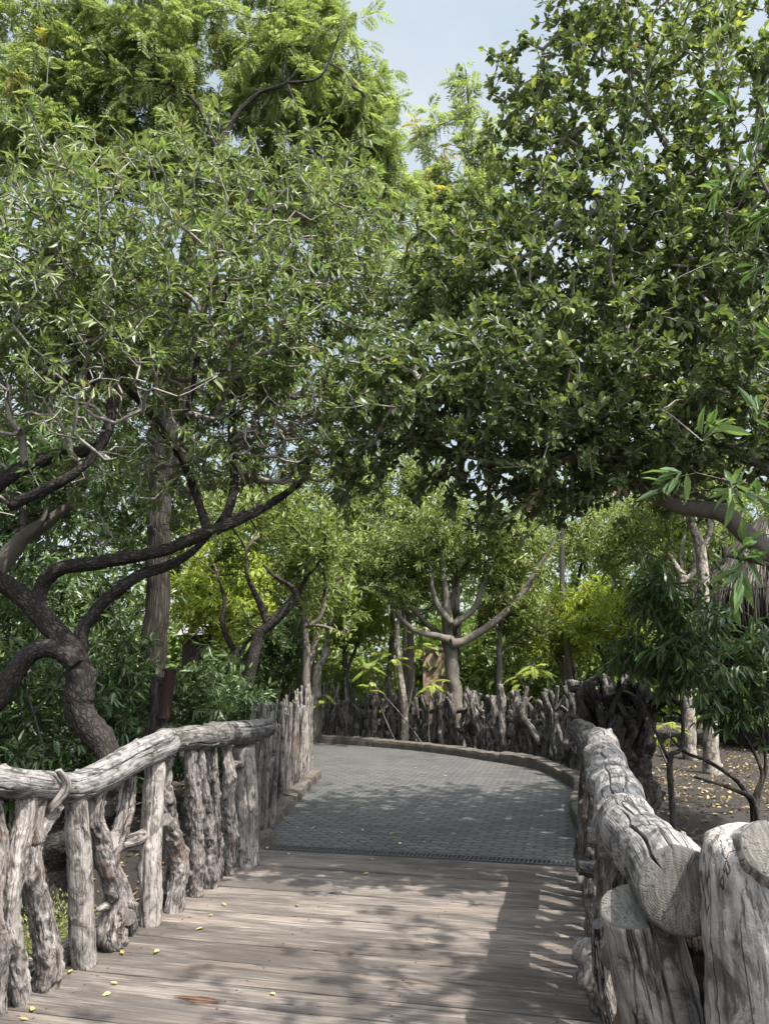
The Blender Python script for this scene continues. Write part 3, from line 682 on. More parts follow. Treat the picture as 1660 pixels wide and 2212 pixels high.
mb = MB(); limb(mb, [(*(KL[4] + [-.1, 0, .55]), .03), (*(KL[50] + [-.1, 0, .6]), .03), (*(KL[97] + [-.1, 0, .6]), .03)], sides=10, step=.1)
mb.build('crossbar', [M['palings']], fence_l)

def gnarl_fence(root, C, n, hr, rr, mats, rs, depth=.3, sides=18, name='branch_post'):
    for q in range(n):
        t = (q + rs.uniform(-.45, .45)) / n
        p = C[int(np.clip(t * (len(C) - 1), 0, len(C) - 1))].copy()
        p[:2] += rs.uniform(0, depth) * nrm(p[:2] - np.array([-.6, 9.5]))
        h = rs.uniform(*hr) * (1.10 - .36 * t); r = rs.uniform(*rr); lean = rs.normal(0, .11); side = np.array([1, .1, 0])
        pts = [(*(p + [0, 0, -.08]), r * 1.15)]
        for e in (.35, .7, 1.0):
            d = side * lean * e * h + np.array([rs.normal(0, .035), rs.normal(0, .04), e * h])
            pts.append((*(p + d), r * (1.1 - .45 * e) * rs.uniform(.8, 1.2)))
        mb = MB(); m = rs.choice(mats)
        limb(mb, pts, sides=sides, step=.03, lump=.3, lf=7, knots=11, kh=.55, warts=10, rough=.25, wob=.7)
        if rs.random() < .45:                               # a broken fork
            f = np.array(pts[2][:3]); d = np.array([rs.choice([-1, 1]) * rs.uniform(.05, .16), rs.normal(0, .06), rs.uniform(.08, .3)])
            limb(mb, [(*f, r * .7), (*(f + d * .6 + [rs.normal(0, .02), 0, 0]), r * .6), (*(f + d), r * .4)], sides=10, step=.035, lump=.3, knots=3)
        mb.build(name, [M[m]], root)
rs = np.random.default_rng(31)
fence_c = thing('branch_fence', 'curved fence of dark gnarled branches standing upright behind the far stone kerb', 'fence', gr(960, 1615))
oc = [gr(1275, 1745), gr(1262, 1705), gr(1225, 1678), gr(1180, 1657), gr(1080, 1637), gr(990, 1623), gr(900, 1613), gr(800, 1605), gr(690, 1598)]
OC = catmull(np.array([[*p[:2], 0] for p in oc]), 300); OC[:, :2] += .2 * nrm(OC[:, :2] - np.array([-.6, 9.5]))
gnarl_fence(fence_c, OC, 100, (1.0, 1.4), (.038, .072), ['fence', 'fence', 'fencepale'], rs, .32)
for z0 in (.32, .7):
    mb = MB(); limb(mb, [(*(OC[i] + [.1, .25, z0 + rs.uniform(-.06, .06)]), .05) for i in range(30, 300, 30)], sides=12, step=.06, lump=.3, knots=20, kh=.4)
    mb.build('crossbar', [M['fence']], fence_c)
fence_s = thing('stick_fence', 'fence of thin pale sticks under the clipped hedge beyond the paving', 'fence', (-1.8, 18.6, 0))
SC = catmull(np.array([[-5.2, 20.2, 0], [-3.2, 19.2, 0], [-1.6, 18.7, 0], [.3, 18.6, 0]]), 100)
for q in range(60):
    p = SC[int(np.clip((q + rs.uniform(-.3, .3)) / 60 * 99, 0, 99))]; h = rs.uniform(1.0, 1.38); r = rs.uniform(.022, .045)
    mb = MB(); limb(mb, [(*p, r), (*(p + [rs.normal(0, .05), rs.normal(0, .05), h * .5]), r), (*(p + [rs.normal(0, .07), 0, h]), r * .6)], sides=8, step=.08, lump=.25, knots=4)
    mb.build('stick', [M['pale'] if rs.random() < .55 else M['fence']], fence_s)

# driftwood stump behind the right railing
stump = thing('root_stump', 'tall dark tangle of gnarled dead roots standing behind the log railing', 'stump', gr(1400, 1745, -.1))
rs = np.random.default_rng(41); Ys = 8.4
def sp(zx, zy, w, dy=0.0):
    p = at(zx, zy, Ys + dy, 6); return (*p, w * .3333 * (Ys + dy) / FPX / 2)
core = [([(600, 2340, 190), (575, 2140, 170), (520, 1950, 150), (460, 1760, 120), (420, 1620, 70)], 20), ([(500, 2200, 110), (400, 1960, 110), (330, 1740, 90), (280, 1590, 70), (350, 1505, 40)], 18), ([(545, 1880, 100), (600, 1730, 95), (700, 1665, 80), (800, 1645, 50), (865, 1690, 24)], 14),
        ([(620, 2030, 80), (665, 1890, 75), (640, 1760, 60), (570, 1610, 45), (530, 1530, 22)], 10), ([(420, 2000, 90), (330, 1860, 70), (235, 1720, 60), (220, 1605, 50), (150, 1590, 30)], 12), ([(560, 2250, 100), (470, 2040, 90), (415, 1850, 80), (500, 1700, 65), (560, 1640, 35)], 12), ([(590, 2060, 80), (680, 1965, 50), (695, 1900, 28)], 6)]
for q in range(26):
    x0, x1 = rs.uniform(380, 660), rs.uniform(230, 640); y0, y1 = rs.uniform(1950, 2330), rs.uniform(1510, 1750); w = rs.uniform(24, 60)
    core.append(([(x0, y0, w * 1.3), (x0 * .6 + x1 * .4 + rs.normal(0, 40), y0 * .6 + y1 * .4, w), (x0 * .2 + x1 * .8 + rs.normal(0, 40), y0 * .2 + y1 * .8, w * .8), (x1 + rs.normal(0, 30), y1, w * .35)], 8))
for pts, knots in core:
    mb = MB(); limb(mb, [sp(x, y, w, rs.uniform(-.28, .2)) for x, y, w in pts], sides=36, step=.018, lump=.34, lf=6, knots=knots, kh=.55, warts=24, rough=.3, wob=.6)
    mb.build('root', [M['stump']], stump)

# ------------------------------------------------------------------ leaves and trees
TPL = {'lance': (.30, .43, .66, .38), 'ovate': (.32, .50, .66, .42), 'leaflet': (.3, .46, .66, .36)}
def leaves_geo(B, D, N, L, Wd, curl, kind='lance', fold=.22, simple=False):
    n = len(B); S = np.cross(D, N); S = nrm(S); N = np.cross(S, D)
    if simple:
        loc = np.array([[0, 0, 0], [.45, -.5, fold], [.45, .5, fold], [1, 0, 0]])
        tri = np.array([[0, 1, 3], [0, 3, 2]]); quad = None
    else:
        t1, w1, t2, w2 = TPL[kind]
        loc = np.array([[0, 0, 0], [t1, -w1, fold], [t1, 0, 0], [t1, w1, fold], [t2, -w2, fold], [t2, 0, 0], [t2, w2, fold], [1, 0, 0]])
        tri = np.array([[0, 2, 1], [0, 3, 2], [7, 4, 5], [7, 5, 6]]); quad = np.array([[1, 2, 5, 4], [2, 3, 6, 5]])
    t, w, f = loc[:, 0], loc[:, 1], loc[:, 2]
    z = f[None] * Wd[:, None] - curl[:, None] * (t ** 2)[None] * L[:, None]
    V = B[:, None] + D[:, None] * (t[None] * L[:, None])[..., None] + S[:, None] * (w[None] * Wd[:, None])[..., None] + N[:, None] * z[..., None]
    k = len(loc); off = (np.arange(n) * k)[:, None, None]
    g = [((tri[None] + off).reshape(-1, 3), 0)]
    if quad is not None: g.append(((quad[None] + off).reshape(-1, 4), 0))
    return V.reshape(-1, 3), g, (len(tri), 0 if quad is None else len(quad))

def leaf_obj(name, B, D, N, L, Wd, curl, tint, young, m, parent, kind='lance', simple=False, fold=.22):
    V, g, (a, b) = leaves_geo(B, D, N, L, Wd, curl, kind, fold, simple)
    ft = [np.repeat(tint, a)] + ([np.repeat(tint, b)] if b else []); fy = [np.repeat(young, a)] + ([np.repeat(young, b)] if b else [])
    return mesh(name, V, g, m, parent, smooth=False, fattr={'tint': np.concatenate(ft), 'young': np.concatenate(fy)})

def perp(D, rs):
    q = rs.normal(size=D.shape); q = q - D * (q * D).sum(-1, keepdims=True); return nrm(q)

def leaf_normals(D, rs, up=1.0):
    N = np.array([0, 0, up]) + rs.normal(0, .55, D.shape); return N - D * (N * D).sum(-1, keepdims=True)

def grow(limbs, tips, rs, step=.15, wander=.16, pl=.28, rt=.0032, ex=.46, droop=0.0):
    cap = 400 + sum(len(l) for l in limbs) + len(tips) * 14
    P = np.zeros((cap, 3)); par = np.full(cap, -1, int); pln = np.zeros(cap); fixed = 0; lim = np.zeros(cap)
    n = 0
    for l in limbs:
        l = np.asarray(l, float); Ls = np.linalg.norm(np.diff(l[:, :3], axis=0), axis=1).sum(); m = max(2, int(Ls / step))
        S = catmull(l, m)
        for q in range(m):
            P[n] = S[q, :3]; par[n] = n - 1 if q else -1; pln[n] = q * step * .5; lim[n] = S[q, 3]; n += 1
    nf = n
    dd = np.array([np.min(np.linalg.norm(P[:nf] - t, axis=1)) for t in tips]); order = np.argsort(dd)
    tipi = []
    for oi in order:
        tp = tips[oi]; d = np.linalg.norm(P[:n] - tp, axis=1); c = d + pl * pln[:n]
        c = np.where(d < .04, 9e9, c); jn = int(np.argmin(c)); dj = d[jn]
        k = int(np.clip(dj / step, 2, 12))
        if n + k >= cap: break
        d0 = P[jn] - P[par[jn]] if par[jn] >= 0 else np.array([0, 0, 1.0]); d0 = d0 / max(np.linalg.norm(d0), 1e-6)
        cpt = P[jn] + d0 * .3 * dj + (tp - P[jn]) * .3 + rs.normal(0, wander, 3) * dj + np.array([0, 0, droop * dj])
        t = np.linspace(0, 1, k + 1)[1:, None]
        B = (1 - t) ** 2 * P[jn] + 2 * t * (1 - t) * cpt + t * t * tp
        B[:-1] += rs.normal(0, .03 * min(1, dj), B[:-1].shape)
        for q in range(k):
            P[n] = B[q]; par[n] = jn if q == 0 else n - 1; pln[n] = pln[par[n]] + dj / k; n += 1
        tipi.append(n - 1)
    cnt = np.zeros(n); cnt[tipi] = 1
    for q in range(n - 1, nf - 1, -1):
        if par[q] >= 0: cnt[par[q]] += cnt[q]
    rad = rt * np.maximum(cnt, 1) ** ex; rad[:nf] = np.maximum(lim[:nf], .003)
    return P[:n], par[:n], rad, nf, np.array(tipi), cnt

def twig_geo(P, par, rad, nf, sides=4):
    n = len(P); idx = np.arange(nf, n); pa = par[idx]
    T = nrm(P[idx] - P[pa]); ref = np.where(np.abs(T[:, 2:3]) < .9, np.array([[0, 0, 1.0]]), np.array([[1.0, 0, 0]]))
    U = nrm(np.cross(T, ref)); W = np.cross(T, U); th = np.linspace(0, 2 * np.pi, sides, endpoint=False)
    off = U[:, None] * np.cos(th)[None, :, None] + W[:, None] * np.sin(th)[None, :, None]
    rp = np.minimum(rad[pa], rad[idx] * 1.12)
    A = P[pa][:, None] + off * rp[:, None, None]; B = P[idx][:, None] + off * rad[idx][:, None, None]
    V = np.concatenate([A, B], 1).reshape(-1, 3); m = len(idx)
    jj = np.arange(sides); j2 = (jj + 1) % sides
    q = np.stack([jj, j2, j2 + sides, jj + sides], -1)
    F = (q[None] + (np.arange(m) * 2 * sides)[:, None, None]).reshape(-1, 4)
    return V, F

def blob_tips(blobs, rs, thr=-.35, f=1.1, shell=2.4):
    out = []
    for (c, r, n) in blobs:
        k = int(n * 2.2) + 10
        d = nrm(rs.normal(size=(k, 3))); p = np.asarray(c) + d * (rs.random(k) ** (1 / shell))[:, None] * np.asarray(r)
        p = p + .12 * rs.normal(size=p.shape)
        ok = vn(p * f + 31.7) > thr; p = p[ok][:n]; out.append(p)
    return np.concatenate(out)

def blob(px, py, Yd, rx, ry, ryd, n, z=0):               # crown lobe: centre as seen, half sizes as seen, half depth in metres
    s = Yd / FPX * ZO[z][2]
    return (at(px, py, Yd, z), (rx * s, ryd, ry * s), n)

def foliage(root, P, par, tipi, rs, style, m, name='crown', size=1.0, per=12, yng=.0, droop=.25, simple=False, span=.25, spread=(.55, 1.25), tintbias=0.0, yz=None):
    tp = P[tipi]; ax = nrm(tp - P[par[tipi]])
    n = len(tp)
    if style in ('rosette', 'ovate', 'lance'):
        k = rs.poisson(per, n).clip(3); idx = np.repeat(np.arange(n), k); tot = len(idx)
        t = rs.random(tot) ** (2.2 if style == 'rosette' else 1.0)
        A = ax[idx]; B = tp[idx] - A * (t * span * rs.uniform(.7, 1.2, tot))[:, None]
        phi = rs.uniform(*spread, tot); phi = np.where(t < .08, phi * .6, phi)
        D = nrm(A * np.cos(phi)[:, None] + perp(A, rs) * np.sin(phi)[:, None] + np.array([0, 0, 1.0]) * (rs.normal(-droop, .22, tot))[:, None])
        if style == 'rosette': L, W_ = rs.uniform(.075, .14, tot), .27
        elif style == 'ovate': L, W_ = rs.uniform(.055, .095, tot), .54
        else: L, W_ = rs.uniform(.08, .15, tot), .26
        L = L * size * np.where(t < .15, .8, 1.0); B = B + D * (.012 * size)
        tint = (rs.random(tot) * .75 + .25 * rs.random(n)[idx] + tintbias).clip(0, 1)
        young = np.where((t < .25) & (rs.random(n)[idx] < yng * (1 if yz is None else np.clip((B[:, 2] - yz[0]) / yz[1], .08, 1))), rs.uniform(.35, .95, tot), 0.0)
        return leaf_obj(name, B, D, leaf_normals(D, rs), L, L * W_ * rs.uniform(.8, 1.2, tot), rs.uniform(.02, .28, tot), tint, young, m, root, 'ovate' if style == 'ovate' else 'lance', simple)
    if style == 'pinnate':
        k = rs.poisson(per, n).clip(2); idx = np.repeat(np.arange(n), k); tot = len(idx)
        A = ax[idx]; B0 = tp[idx] - A * (rs.random(tot) * span)[:, None]
        phi = rs.uniform(*spread, tot)
        D0 = nrm(A * np.cos(phi)[:, None] + perp(A, rs) * np.sin(phi)[:, None] + np.array([0, 0, 1.0]) * rs.normal(-droop * .5, .2, tot)[:, None])
        Lf = rs.uniform(.16, .28, tot) * size; npair = 8
        N0 = nrm(leaf_normals(D0, rs, 1.2)); S0 = np.cross(D0, N0)
        u = np.repeat(np.linspace(.18, 1.0, npair), 2); sd = np.tile([-1, 1], npair)
        sag = -(u ** 2)[None, :, None] * np.array([0, 0, 1.0]) * (Lf * rs.uniform(.1, .5, tot))[:, None, None]
        B = B0[:, None] + D0[:, None] * (u[None] * Lf[:, None])[..., None] + sag
        D = nrm(S0[:, None] * sd[None, :, None] * .85 + D0[:, None] * .55 + rs.normal(0, .1, B.shape) + np.array([0, 0, -.22]))
        L = np.repeat((Lf * .30)[:, None], 2 * npair, 1) * (.75 + .5 * np.sin(np.pi * u))[None]
        tint = np.repeat((rs.random(tot) * .6 + .4 * rs.random(n)[idx])[:, None], 2 * npair, 1)
        yl = np.repeat(np.where(rs.random(n) < yng, rs.uniform(.4, 1, n), 0)[idx][:, None], 2 * npair, 1)
        N = N0[:, None] + rs.normal(0, .25, B.shape)
        f = lambda a: a.reshape(-1) if a.ndim == 2 else a.reshape(-1, 3)
        L = f(L)
        return leaf_obj(name, f(B), f(D), f(N), L, L * .30, np.full(len(L), .08), f(tint).clip(0, .95), f(yl), m, root, 'leaflet', True)

def tree(name, label, limbs, blobs, style, lm, bm='bark_brown', tm='twig', group=None, seed=1, lsides=20, lump=.1, knots=8, kh=.25, step=.15, rt=.0032, sides=4, thr=-.35, f=1.1, shell=2.4, pl=.28, cat='tree', lstep=.06, bare=0, wander=.16, limbname='trunk', warts=0, rough=0.0, bare_z=-9, gdroop=0.0, **k):
    rs = np.random.default_rng(seed)
    L0 = limbs[0][0]
    root = thing(name, label, cat, L0[:3], group)
    mb = MB()
    for q, l in enumerate(limbs):
        limb(mb, l, sides=lsides if q == 0 else max(8, int(lsides * .7)), step=lstep, lump=lump, lf=2.5, knots=knots if q == 0 else knots // 2, kh=kh, tip=True, wob=.25, warts=warts, rough=rough)
    tips = blob_tips(blobs, rs, thr, f, shell)
    P, par, rad, nf, tipi, cnt = grow(limbs, tips, rs, step=step, rt=rt, pl=pl, wander=wander, droop=gdroop)
    V, F = twig_geo(P, par, rad, nf, sides)
    mb.add(V, F, 1, V)
    mb.build(limbname, [M[bm], M[tm]], root)
    if bare: tipi = tipi[rs.random(len(tipi)) > np.where(P[tipi][:, 2] < bare_z, .74, bare)]
    foliage(root, P, par, tipi, rs, style, M[lm], **k)
    return root

def pl_(pts, Yd, z=0, wf=1.0):                                    # limb points (x, y, width, extra depth) -> (x,y,z,r)
    out = []
    for p in pts:
        x, y, w = p[:3]; Yq = Yd + (p[3] if len(p) > 3 else 0)
        q = at(x, y, Yq, z); out.append((*q, wf * w * ZO[z][2] * Yq / FPX / 2))
    return out

def based(l, dx=0.0, dy=0.0, grow_=1.25):                 # carry a limb down into the soil
    x, y, z, r = l[0]; h = float(ground_h(np.array([x]), np.array([y]))[0]) - .05
    if z > h + .05: l = [(x + dx, y + dy, h, r * grow_)] + l
    return l

# --- the leaning brown-limbed tree on the left
Y0 = 6.6
A_l = [based(pl_([(112, 1862, 66, .3), (170, 1812, 56, .2), (222, 1765, 48, .1), (246, 1690, 44), (226, 1606, 46), (190, 1560, 48), (172, 1514, 50), (176, 1450, 58)], Y0)),
       pl_([(400, 1120, 120), (360, 1020, 115), (300, 930, 105), (200, 840, 105), (60, 715, 100), (-70, 630, 95, -.1), (-260, 480, 80, -.4)], Y0, 4, .86),
       pl_([(370, 1080, 90), (300, 1010, 95), (180, 1005, 90), (90, 1080, 95), (20, 1180, 105), (-80, 1330, 112), (-190, 1540, 118), (-270, 1780, 128), (-300, 2150, 150)], Y0 - .1, 4, .86),
       pl_([(230, 850, 85), (196, 800, 72), (194, 720, 72), (240, 645, 74), (330, 595, 72), (480, 578, 72), (700, 545, 70), (900, 475, 66), (1080, 400, 60), (1300, 300, 46, .2), (1470, 175, 36, .4), (1500, 60, 26, .5)], Y0, 4, .86),
       pl_([(400, 1010, 80), (405, 930, 72), (440, 860, 68), (540, 735, 62), (680, 640, 58), (830, 585, 50, .2), (960, 500, 36, .4), (1100, 330, 26, .6)], Y0 + .1, 4, .86),
       pl_([(1010, 430, 50), (985, 350, 46), (955, 260, 44), (900, 100, 42), (830, 0, 38)], Y0, 4, .86) + pl_([(320, 886, 15, -.1), (270, 836, 13, -.2), (210, 766, 11, -.3), (150, 640, 9, -.4)], Y0),
       pl_([(1085, 400, 50), (1135, 230, 46), (1132, 60, 42)], Y0, 4, .86) + pl_([(500, 900, 17, .1), (510, 756, 16, .2), (535, 666, 14, .2), (560, 626, 12, .2), (600, 560, 9, .3), (640, 470, 7, .4)], Y0),
       pl_([(385, 970, 14, -.1), (415, 841, 12, -.1), (440, 726, 11), (500, 611, 8, .1), (520, 500, 6, .1)], Y0),
       pl_([(-90, 1120, 36, -.6), (20, 1030, 30, -.6), (120, 985, 26, -.6), (210, 965, 24, -.7), (240, 866, 20, -.7), (200, 816, 17, -.7), (155, 746, 14, -.8), (140, 640, 11, -.8), (135, 500, 8, -.8)], Y0),
       pl_([(20, 1090, 26, -.9), (90, 1060, 22, -.9), (180, 1010, 18, -.9), (235, 930, 15, -.8)], Y0)]
A_b = [blob(420, 620, 6.5, 400, 300, 1.5, 924), blob(120, 620, 5.9, 260, 300, 1.3, 563), blob(620, 800, 6.9, 230, 260, 1.2, 457), blob(200, 880, 5.8, 330, 170, 1.1, 290), blob(-250, 700, 5.6, 300, 400, 1.6, 193),
       blob(500, 960, 6.9, 300, 150, 1.1, 228), blob(760, 560, 7.4, 150, 240, 1.0, 211), blob(-60, 1010, 5.0, 90, 70, .4, 17), blob(800, 720, 7.2, 120, 200, .8, 149), blob(700, 450, 7.2, 190, 130, .9, 140), blob(780, 930, 7.2, 90, 110, .6, 52), blob(560, 1030, 6.9, 200, 110, .9, 176), blob(130, 330, 6.2, 110, 90, .8, 52), blob(470, 360, 6.6, 120, 90, .8, 52), blob(690, 360, 7.2, 90, 90, .7, 35), blob(300, 1040, 6.6, 230, 90, .8, 105)]
tree('leaning_tree', 'twisted brown-barked tree whose low limb arches over the left railing', A_l, A_b, 'rosette', 'lv_rosette', seed=101, lsides=32, lump=.14, knots=26, kh=.28, gdroop=-.2, per=13, yng=.3, bare=.14, bare_z=3.9, rt=.0040, tm='twigpale', lstep=.035, span=.14, size=.98, thr=-.6, pl=.2, wander=.24, spread=(.6, 1.35), warts=70, rough=.2)

# --- tall straight furrowed trunk with feathery crown
B_l = [based(pl_([(312, 1600, 62), (322, 1500, 56), (332, 1400, 54), (342, 1200, 50), (348, 1050, 46), (362, 850, 42), (385, 650, 36), (420, 450, 30)], 10.3), grow_=1.2),
       pl_([(352, 1000, 30), (420, 760, 24), (455, 560, 20), (470, 350, 16), (482, 298, 14), (515, 240, 12), (560, 200, 10), (620, 175, 9), (680, 100, 6)], 9.6),
       pl_([(362, 850, 26, .2), (300, 600, 20), (250, 400, 14), (200, 200, 10), (120, 60, 8)], 10.2),
       pl_([(470, 330, 12), (428, 228, 10), (375, 185, 9), (345, 165, 7), (300, 60, 5)], 9.7),
       pl_([(380, 660, 24), (560, 420, 18), (700, 260, 12), (800, 150, 8)], 10.6),
       pl_([(610, 178, 8), (615, 105, 6), (585, 60, 5), (590, -40, 4)], 9.6), pl_([(620, 178, 7), (690, 165, 6), (725, 95, 5), (740, 40, 3)], 9.5)]
B_b = [blob(330, 120, 10.2, 330, 260, 0.96, 434), blob(640, 160, 10.4, 190, 260, 0.90, 334), blob(780, 270, 10.8, 100, 210, 0.54, 148), blob(60, 180, 10.0, 230, 260, 0.90, 204), blob(220, 330, 10.4, 300, 120, 0.72, 198), blob(620, 420, 10.8, 240, 110, 0.72, 136), blob(840, 420, 11.2, 100, 110, 0.48, 37), blob(480, 380, 11.0, 330, 160, 0.90, 148), blob(300, -260, 10, 560, 170, 1.20, 161)]
tree('feathery_tree', 'tall tree with a straight furrowed trunk and feathery light-green leaves against the sky', B_l, B_b, 'pinnate', 'lv_pinnate', 'bark_furrow', seed=102, lsides=40, lump=.08, knots=4, per=9, yng=.015, span=.34, size=1.05, rt=.0034, lstep=.06, thr=-.5, tintbias=0)

# --- slender feathery tree showing between the crowns
E_l = [based(pl_([(985, 1550, 18), (985, 1300, 17), (1000, 900, 14), (1010, 600, 9), (1020, 350, 6), (1005, 150, 3)], 19.0))]
E_b = [blob(1000, 210, 19.0, 28, 100, .4, 14), blob(1045, 330, 19.0, 60, 90, .8, 40), blob(930, 290, 19.2, 40, 70, .6, 14), blob(1010, 470, 19.0, 130, 110, 1.0, 90), blob(930, 400, 19.0, 70, 60, .6, 24), blob(940, 580, 19.0, 170, 120, 1.0, 110)]
tree('slender_tree', 'slender feathery treetop rising into the gap of sky between the two big crowns', E_l, E_b, 'pinnate', 'lv_pinnate', 'bark_furrow', seed=103, lsides=14, per=6, yng=.05, span=.35, rt=.004, size=2.0, knots=0)

# --- the big glossy-leaved tree on the right
Yf = 6.0
D_l = [based(pl_([(1985, 1900, 130, .6), (1930, 1650, 115, .5), (1860, 1420, 105, .4), (1770, 1290, 95, .2)], Yf)),
       pl_([(1790, 1310, 74, .2), (1660, 1195, 46), (1600, 1140, 40), (1560, 1108, 40), (1500, 1098, 36), (1440, 1085, 30, -.1), (1360, 1030, 22, -.2), (1280, 985, 18, -.2), (1190, 1000, 15, -.3), (1100, 1002, 11, -.4), (1000, 985, 7, -.4)], Yf),
       pl_([(1800, 1330, 70, .2), (1720, 1080, 40), (1655, 1016, 26), (1595, 976, 22), (1505, 896, 18), (1400, 830, 14, -.1), (1290, 760, 9, -.2), (1200, 700, 6, -.3)], Yf - .2),
       pl_([(1850, 1400, 80, .3), (1780, 1000, 52), (1690, 810, 34), (1650, 750, 26), (1580, 681, 22), (1540, 626, 20), (1495, 581, 17), (1430, 510, 13), (1330, 440, 9), (1230, 400, 6)], Yf),
       pl_([(1690, 800, 28, .1), (1580, 715, 20, .1), (1500, 662, 17, .1), (1430, 616, 15, .1), (1385, 571, 12, .1), (1330, 500, 9, .1), (1270, 400, 7, .1), (1210, 300, 5, .1)], Yf + .3),
       pl_([(1790, 1030, 50, .2), (1700, 600, 30, .2), (1600, 430, 20), (1562, 300, 15), (1550, 150, 13), (1548, 0, 10), (1540, -150, 8)], Yf + .2),
       pl_([(1610, 450, 16), (1500, 400, 12), (1420, 280, 10), (1380, 150, 8), (1330, 20, 6)], Yf),
       pl_([(1480, 560, 12), (1400, 420, 10), (1320, 300, 8), (1250, 170, 6), (1230, 60, 4)], Yf - .1),
       pl_([(1360, 1000, 16), (1260, 930, 12), (1150, 880, 9), (1020, 850, 7), (920, 830, 5)], Yf - .3),
       [(4.0, 6.0, 3.3, .12), (4.1, 4.8, 4.6, .09), (3.7, 3.4, 5.2, .06), (2.8, 2.0, 5.4, .04), (1.8, 1.3, 5.5, .02)]]  # last limb: unseen overhead branch, added to dapple the deck
D_b = [(np.array([2.9, 2.1, 5.3]), (1.3, 1.3, .7), 120), (np.array([4.3, 4.7, 6.3]), (1.2, 1.3, .8), 130), (np.array([1.6, 1.2, 5.6]), (.9, 1.0, .5), 40), blob(1250, 60, 6.2, 90, 130, .7, 90), blob(1120, 210, 6.4, 70, 110, .6, 60), blob(1400, 200, 6.0, 250, 260, 1.4, 327), blob(1180, 330, 6.3, 130, 190, .9, 148), blob(1300, 560, 5.9, 300, 200, 1.3, 405), blob(1420, 480, 6.2, 180, 140, .8, 117), blob(1060, 640, 6.6, 180, 170, 1.0, 249), blob(1200, 820, 5.6, 330, 190, 1.1, 483), blob(940, 880, 6.0, 160, 190, .8, 257), blob(960, 620, 6.8, 120, 130, .8, 132),  # first three lobes are out of view, added to shade deck and paving
       blob(1480, 840, 5.4, 230, 200, 1.1, 296), blob(1250, 1000, 5.7, 250, 100, .9, 202), blob(1100, 1060, 6.1, 200, 70, .7, 109), blob(1620, 350, 5.4, 200, 380, 1.3, 257), blob(1850, 700, 6.2, 260, 520, 2.0, 327), blob(1560, -120, 6.2, 420, 160, 1.6, 187), blob(1480, 700, 6.3, 260, 260, 1.2, 327), blob(1640, 900, 5.9, 180, 150, 1.0, 156), blob(1500, 980, 6.0, 170, 110, .8, 117), blob(2050, 500, 6.0, 220, 420, 1.6, 234), blob(1600, 600, 7.6, 230, 300, 1.2, 405), blob(1900, 650, 7.7, 220, 360, 1.4, 374), blob(1400, 760, 7.4, 240, 160, .9, 234), blob(760, 1000, 6.2, 70, 90, .5, 46), blob(820, 820, 6.4, 90, 140, .7, 93)]
tree('glossy_tree', 'big tree with glossy dark oval leaves and smooth grey limbs reaching over the paving', D_l, D_b, 'ovate', 'lv_ficus', 'bark_smooth', seed=104, lsides=32, lump=.06, knots=6, gdroop=-.3, per=13, yng=.85, yz=(3.2, 3.2), tm='twigpale', span=.2, rt=.0046, droop=.05, spread=(.5, 1.2), pl=.22, lstep=.05, size=.98, thr=-.7)

# --- the spreading grey tree in the middle
C_l = [based(pl_([(990, 1480, 80), (985, 1400, 76), (972, 1260, 72), (955, 1120, 74), (945, 1050, 76)], 16.5, 5)),
       pl_([(960, 1080, 56), (1020, 1068, 46), (1100, 1028, 42), (1180, 975, 40), (1250, 920, 38), (1330, 830, 34), (1385, 750, 30), (1440, 650, 24), (1490, 570, 18), (1530, 480, 12)], 16.3, 5),
       pl_([(950, 1060, 50), (900, 1042, 38), (830, 1030, 32), (750, 1000, 27), (690, 940, 22), (640, 860, 14)], 16.3, 5),
       pl_([(920, 1045, 40), (860, 1000, 30), (800, 940, 26), (740, 880, 20), (690, 790, 12)], 16.9, 5),
       pl_([(945, 1060, 60), (940, 960, 54), (928, 800, 42), (915, 700, 32), (900, 580, 22), (890, 400, 12)], 16.6, 5),
       pl_([(960, 970, 38), (900, 890, 34), (860, 790, 26), (850, 690, 18), (820, 560, 10)], 16.3, 5),
       pl_([(965, 975, 40), (1040, 930, 34), (1090, 880, 32), (1125, 790, 28), (1160, 710, 20), (1200, 560, 12)], 16.4, 5),
       pl_([(960, 900, 30), (975, 800, 24), (985, 780, 16)], 16.9, 5)]
C_b = [blob(880, 450, 16.5, 520, 220, 1.8, 520, 5), blob(500, 600, 16.3, 280, 150, 1.4, 170, 5), blob(1300, 480, 16.8, 330, 160, 1.6, 220, 5), blob(900, 640, 17.5, 420, 130, .9, 160, 5)]
tree('spreading_tree', 'smooth grey tree with widely spreading limbs just behind the branch fence', C_l, C_b, 'lance', 'lv_mid', 'bark_smooth', seed=105, lsides=24, per=15, span=.4, size=1.15, rt=.005, simple=True, knots=4, lump=.07, step=.25)

# --- mid-ground trees
def simple_tree(name, label, limbs, blobs, lm='lv_far', bm='bark_brown', style='lance', seed=1, **k):
    kw = dict(lsides=14, per=16, span=.45, size=1.3, rt=.005, simple=True, step=.3, knots=3, lstep=.08)
    kw.update(k)
    return tree(name, label, limbs, blobs, style, lm, bm, seed=seed, **kw)
simple_tree('forked_tree', 'dark slender tree forking low beside a pale trunk, left of the hedge',
            [based(pl_([(1195, 1250, 60), (1215, 1120, 58), (1250, 950, 56), (1310, 885, 52), (1390, 810, 46), (1440, 740, 38), (1410, 690, 26), (1330, 640, 18), (1280, 590, 12)], 11.3, 4)), pl_([(1310, 890, 40), (1270, 800, 34), (1225, 700, 26), (1200, 640, 18), (1195, 520, 10)], 11.3, 4), pl_([(1440, 750, 30), (1500, 640, 20), (1560, 560, 12)], 11.4, 4)],
            [blob(1300, 330, 11.4, 330, 150, 1.2, 150, 4), blob(1520, 480, 11.5, 170, 110, .8, 60, 4)], 'lv_mid', 'bark_brown', seed=111, size=1.1)
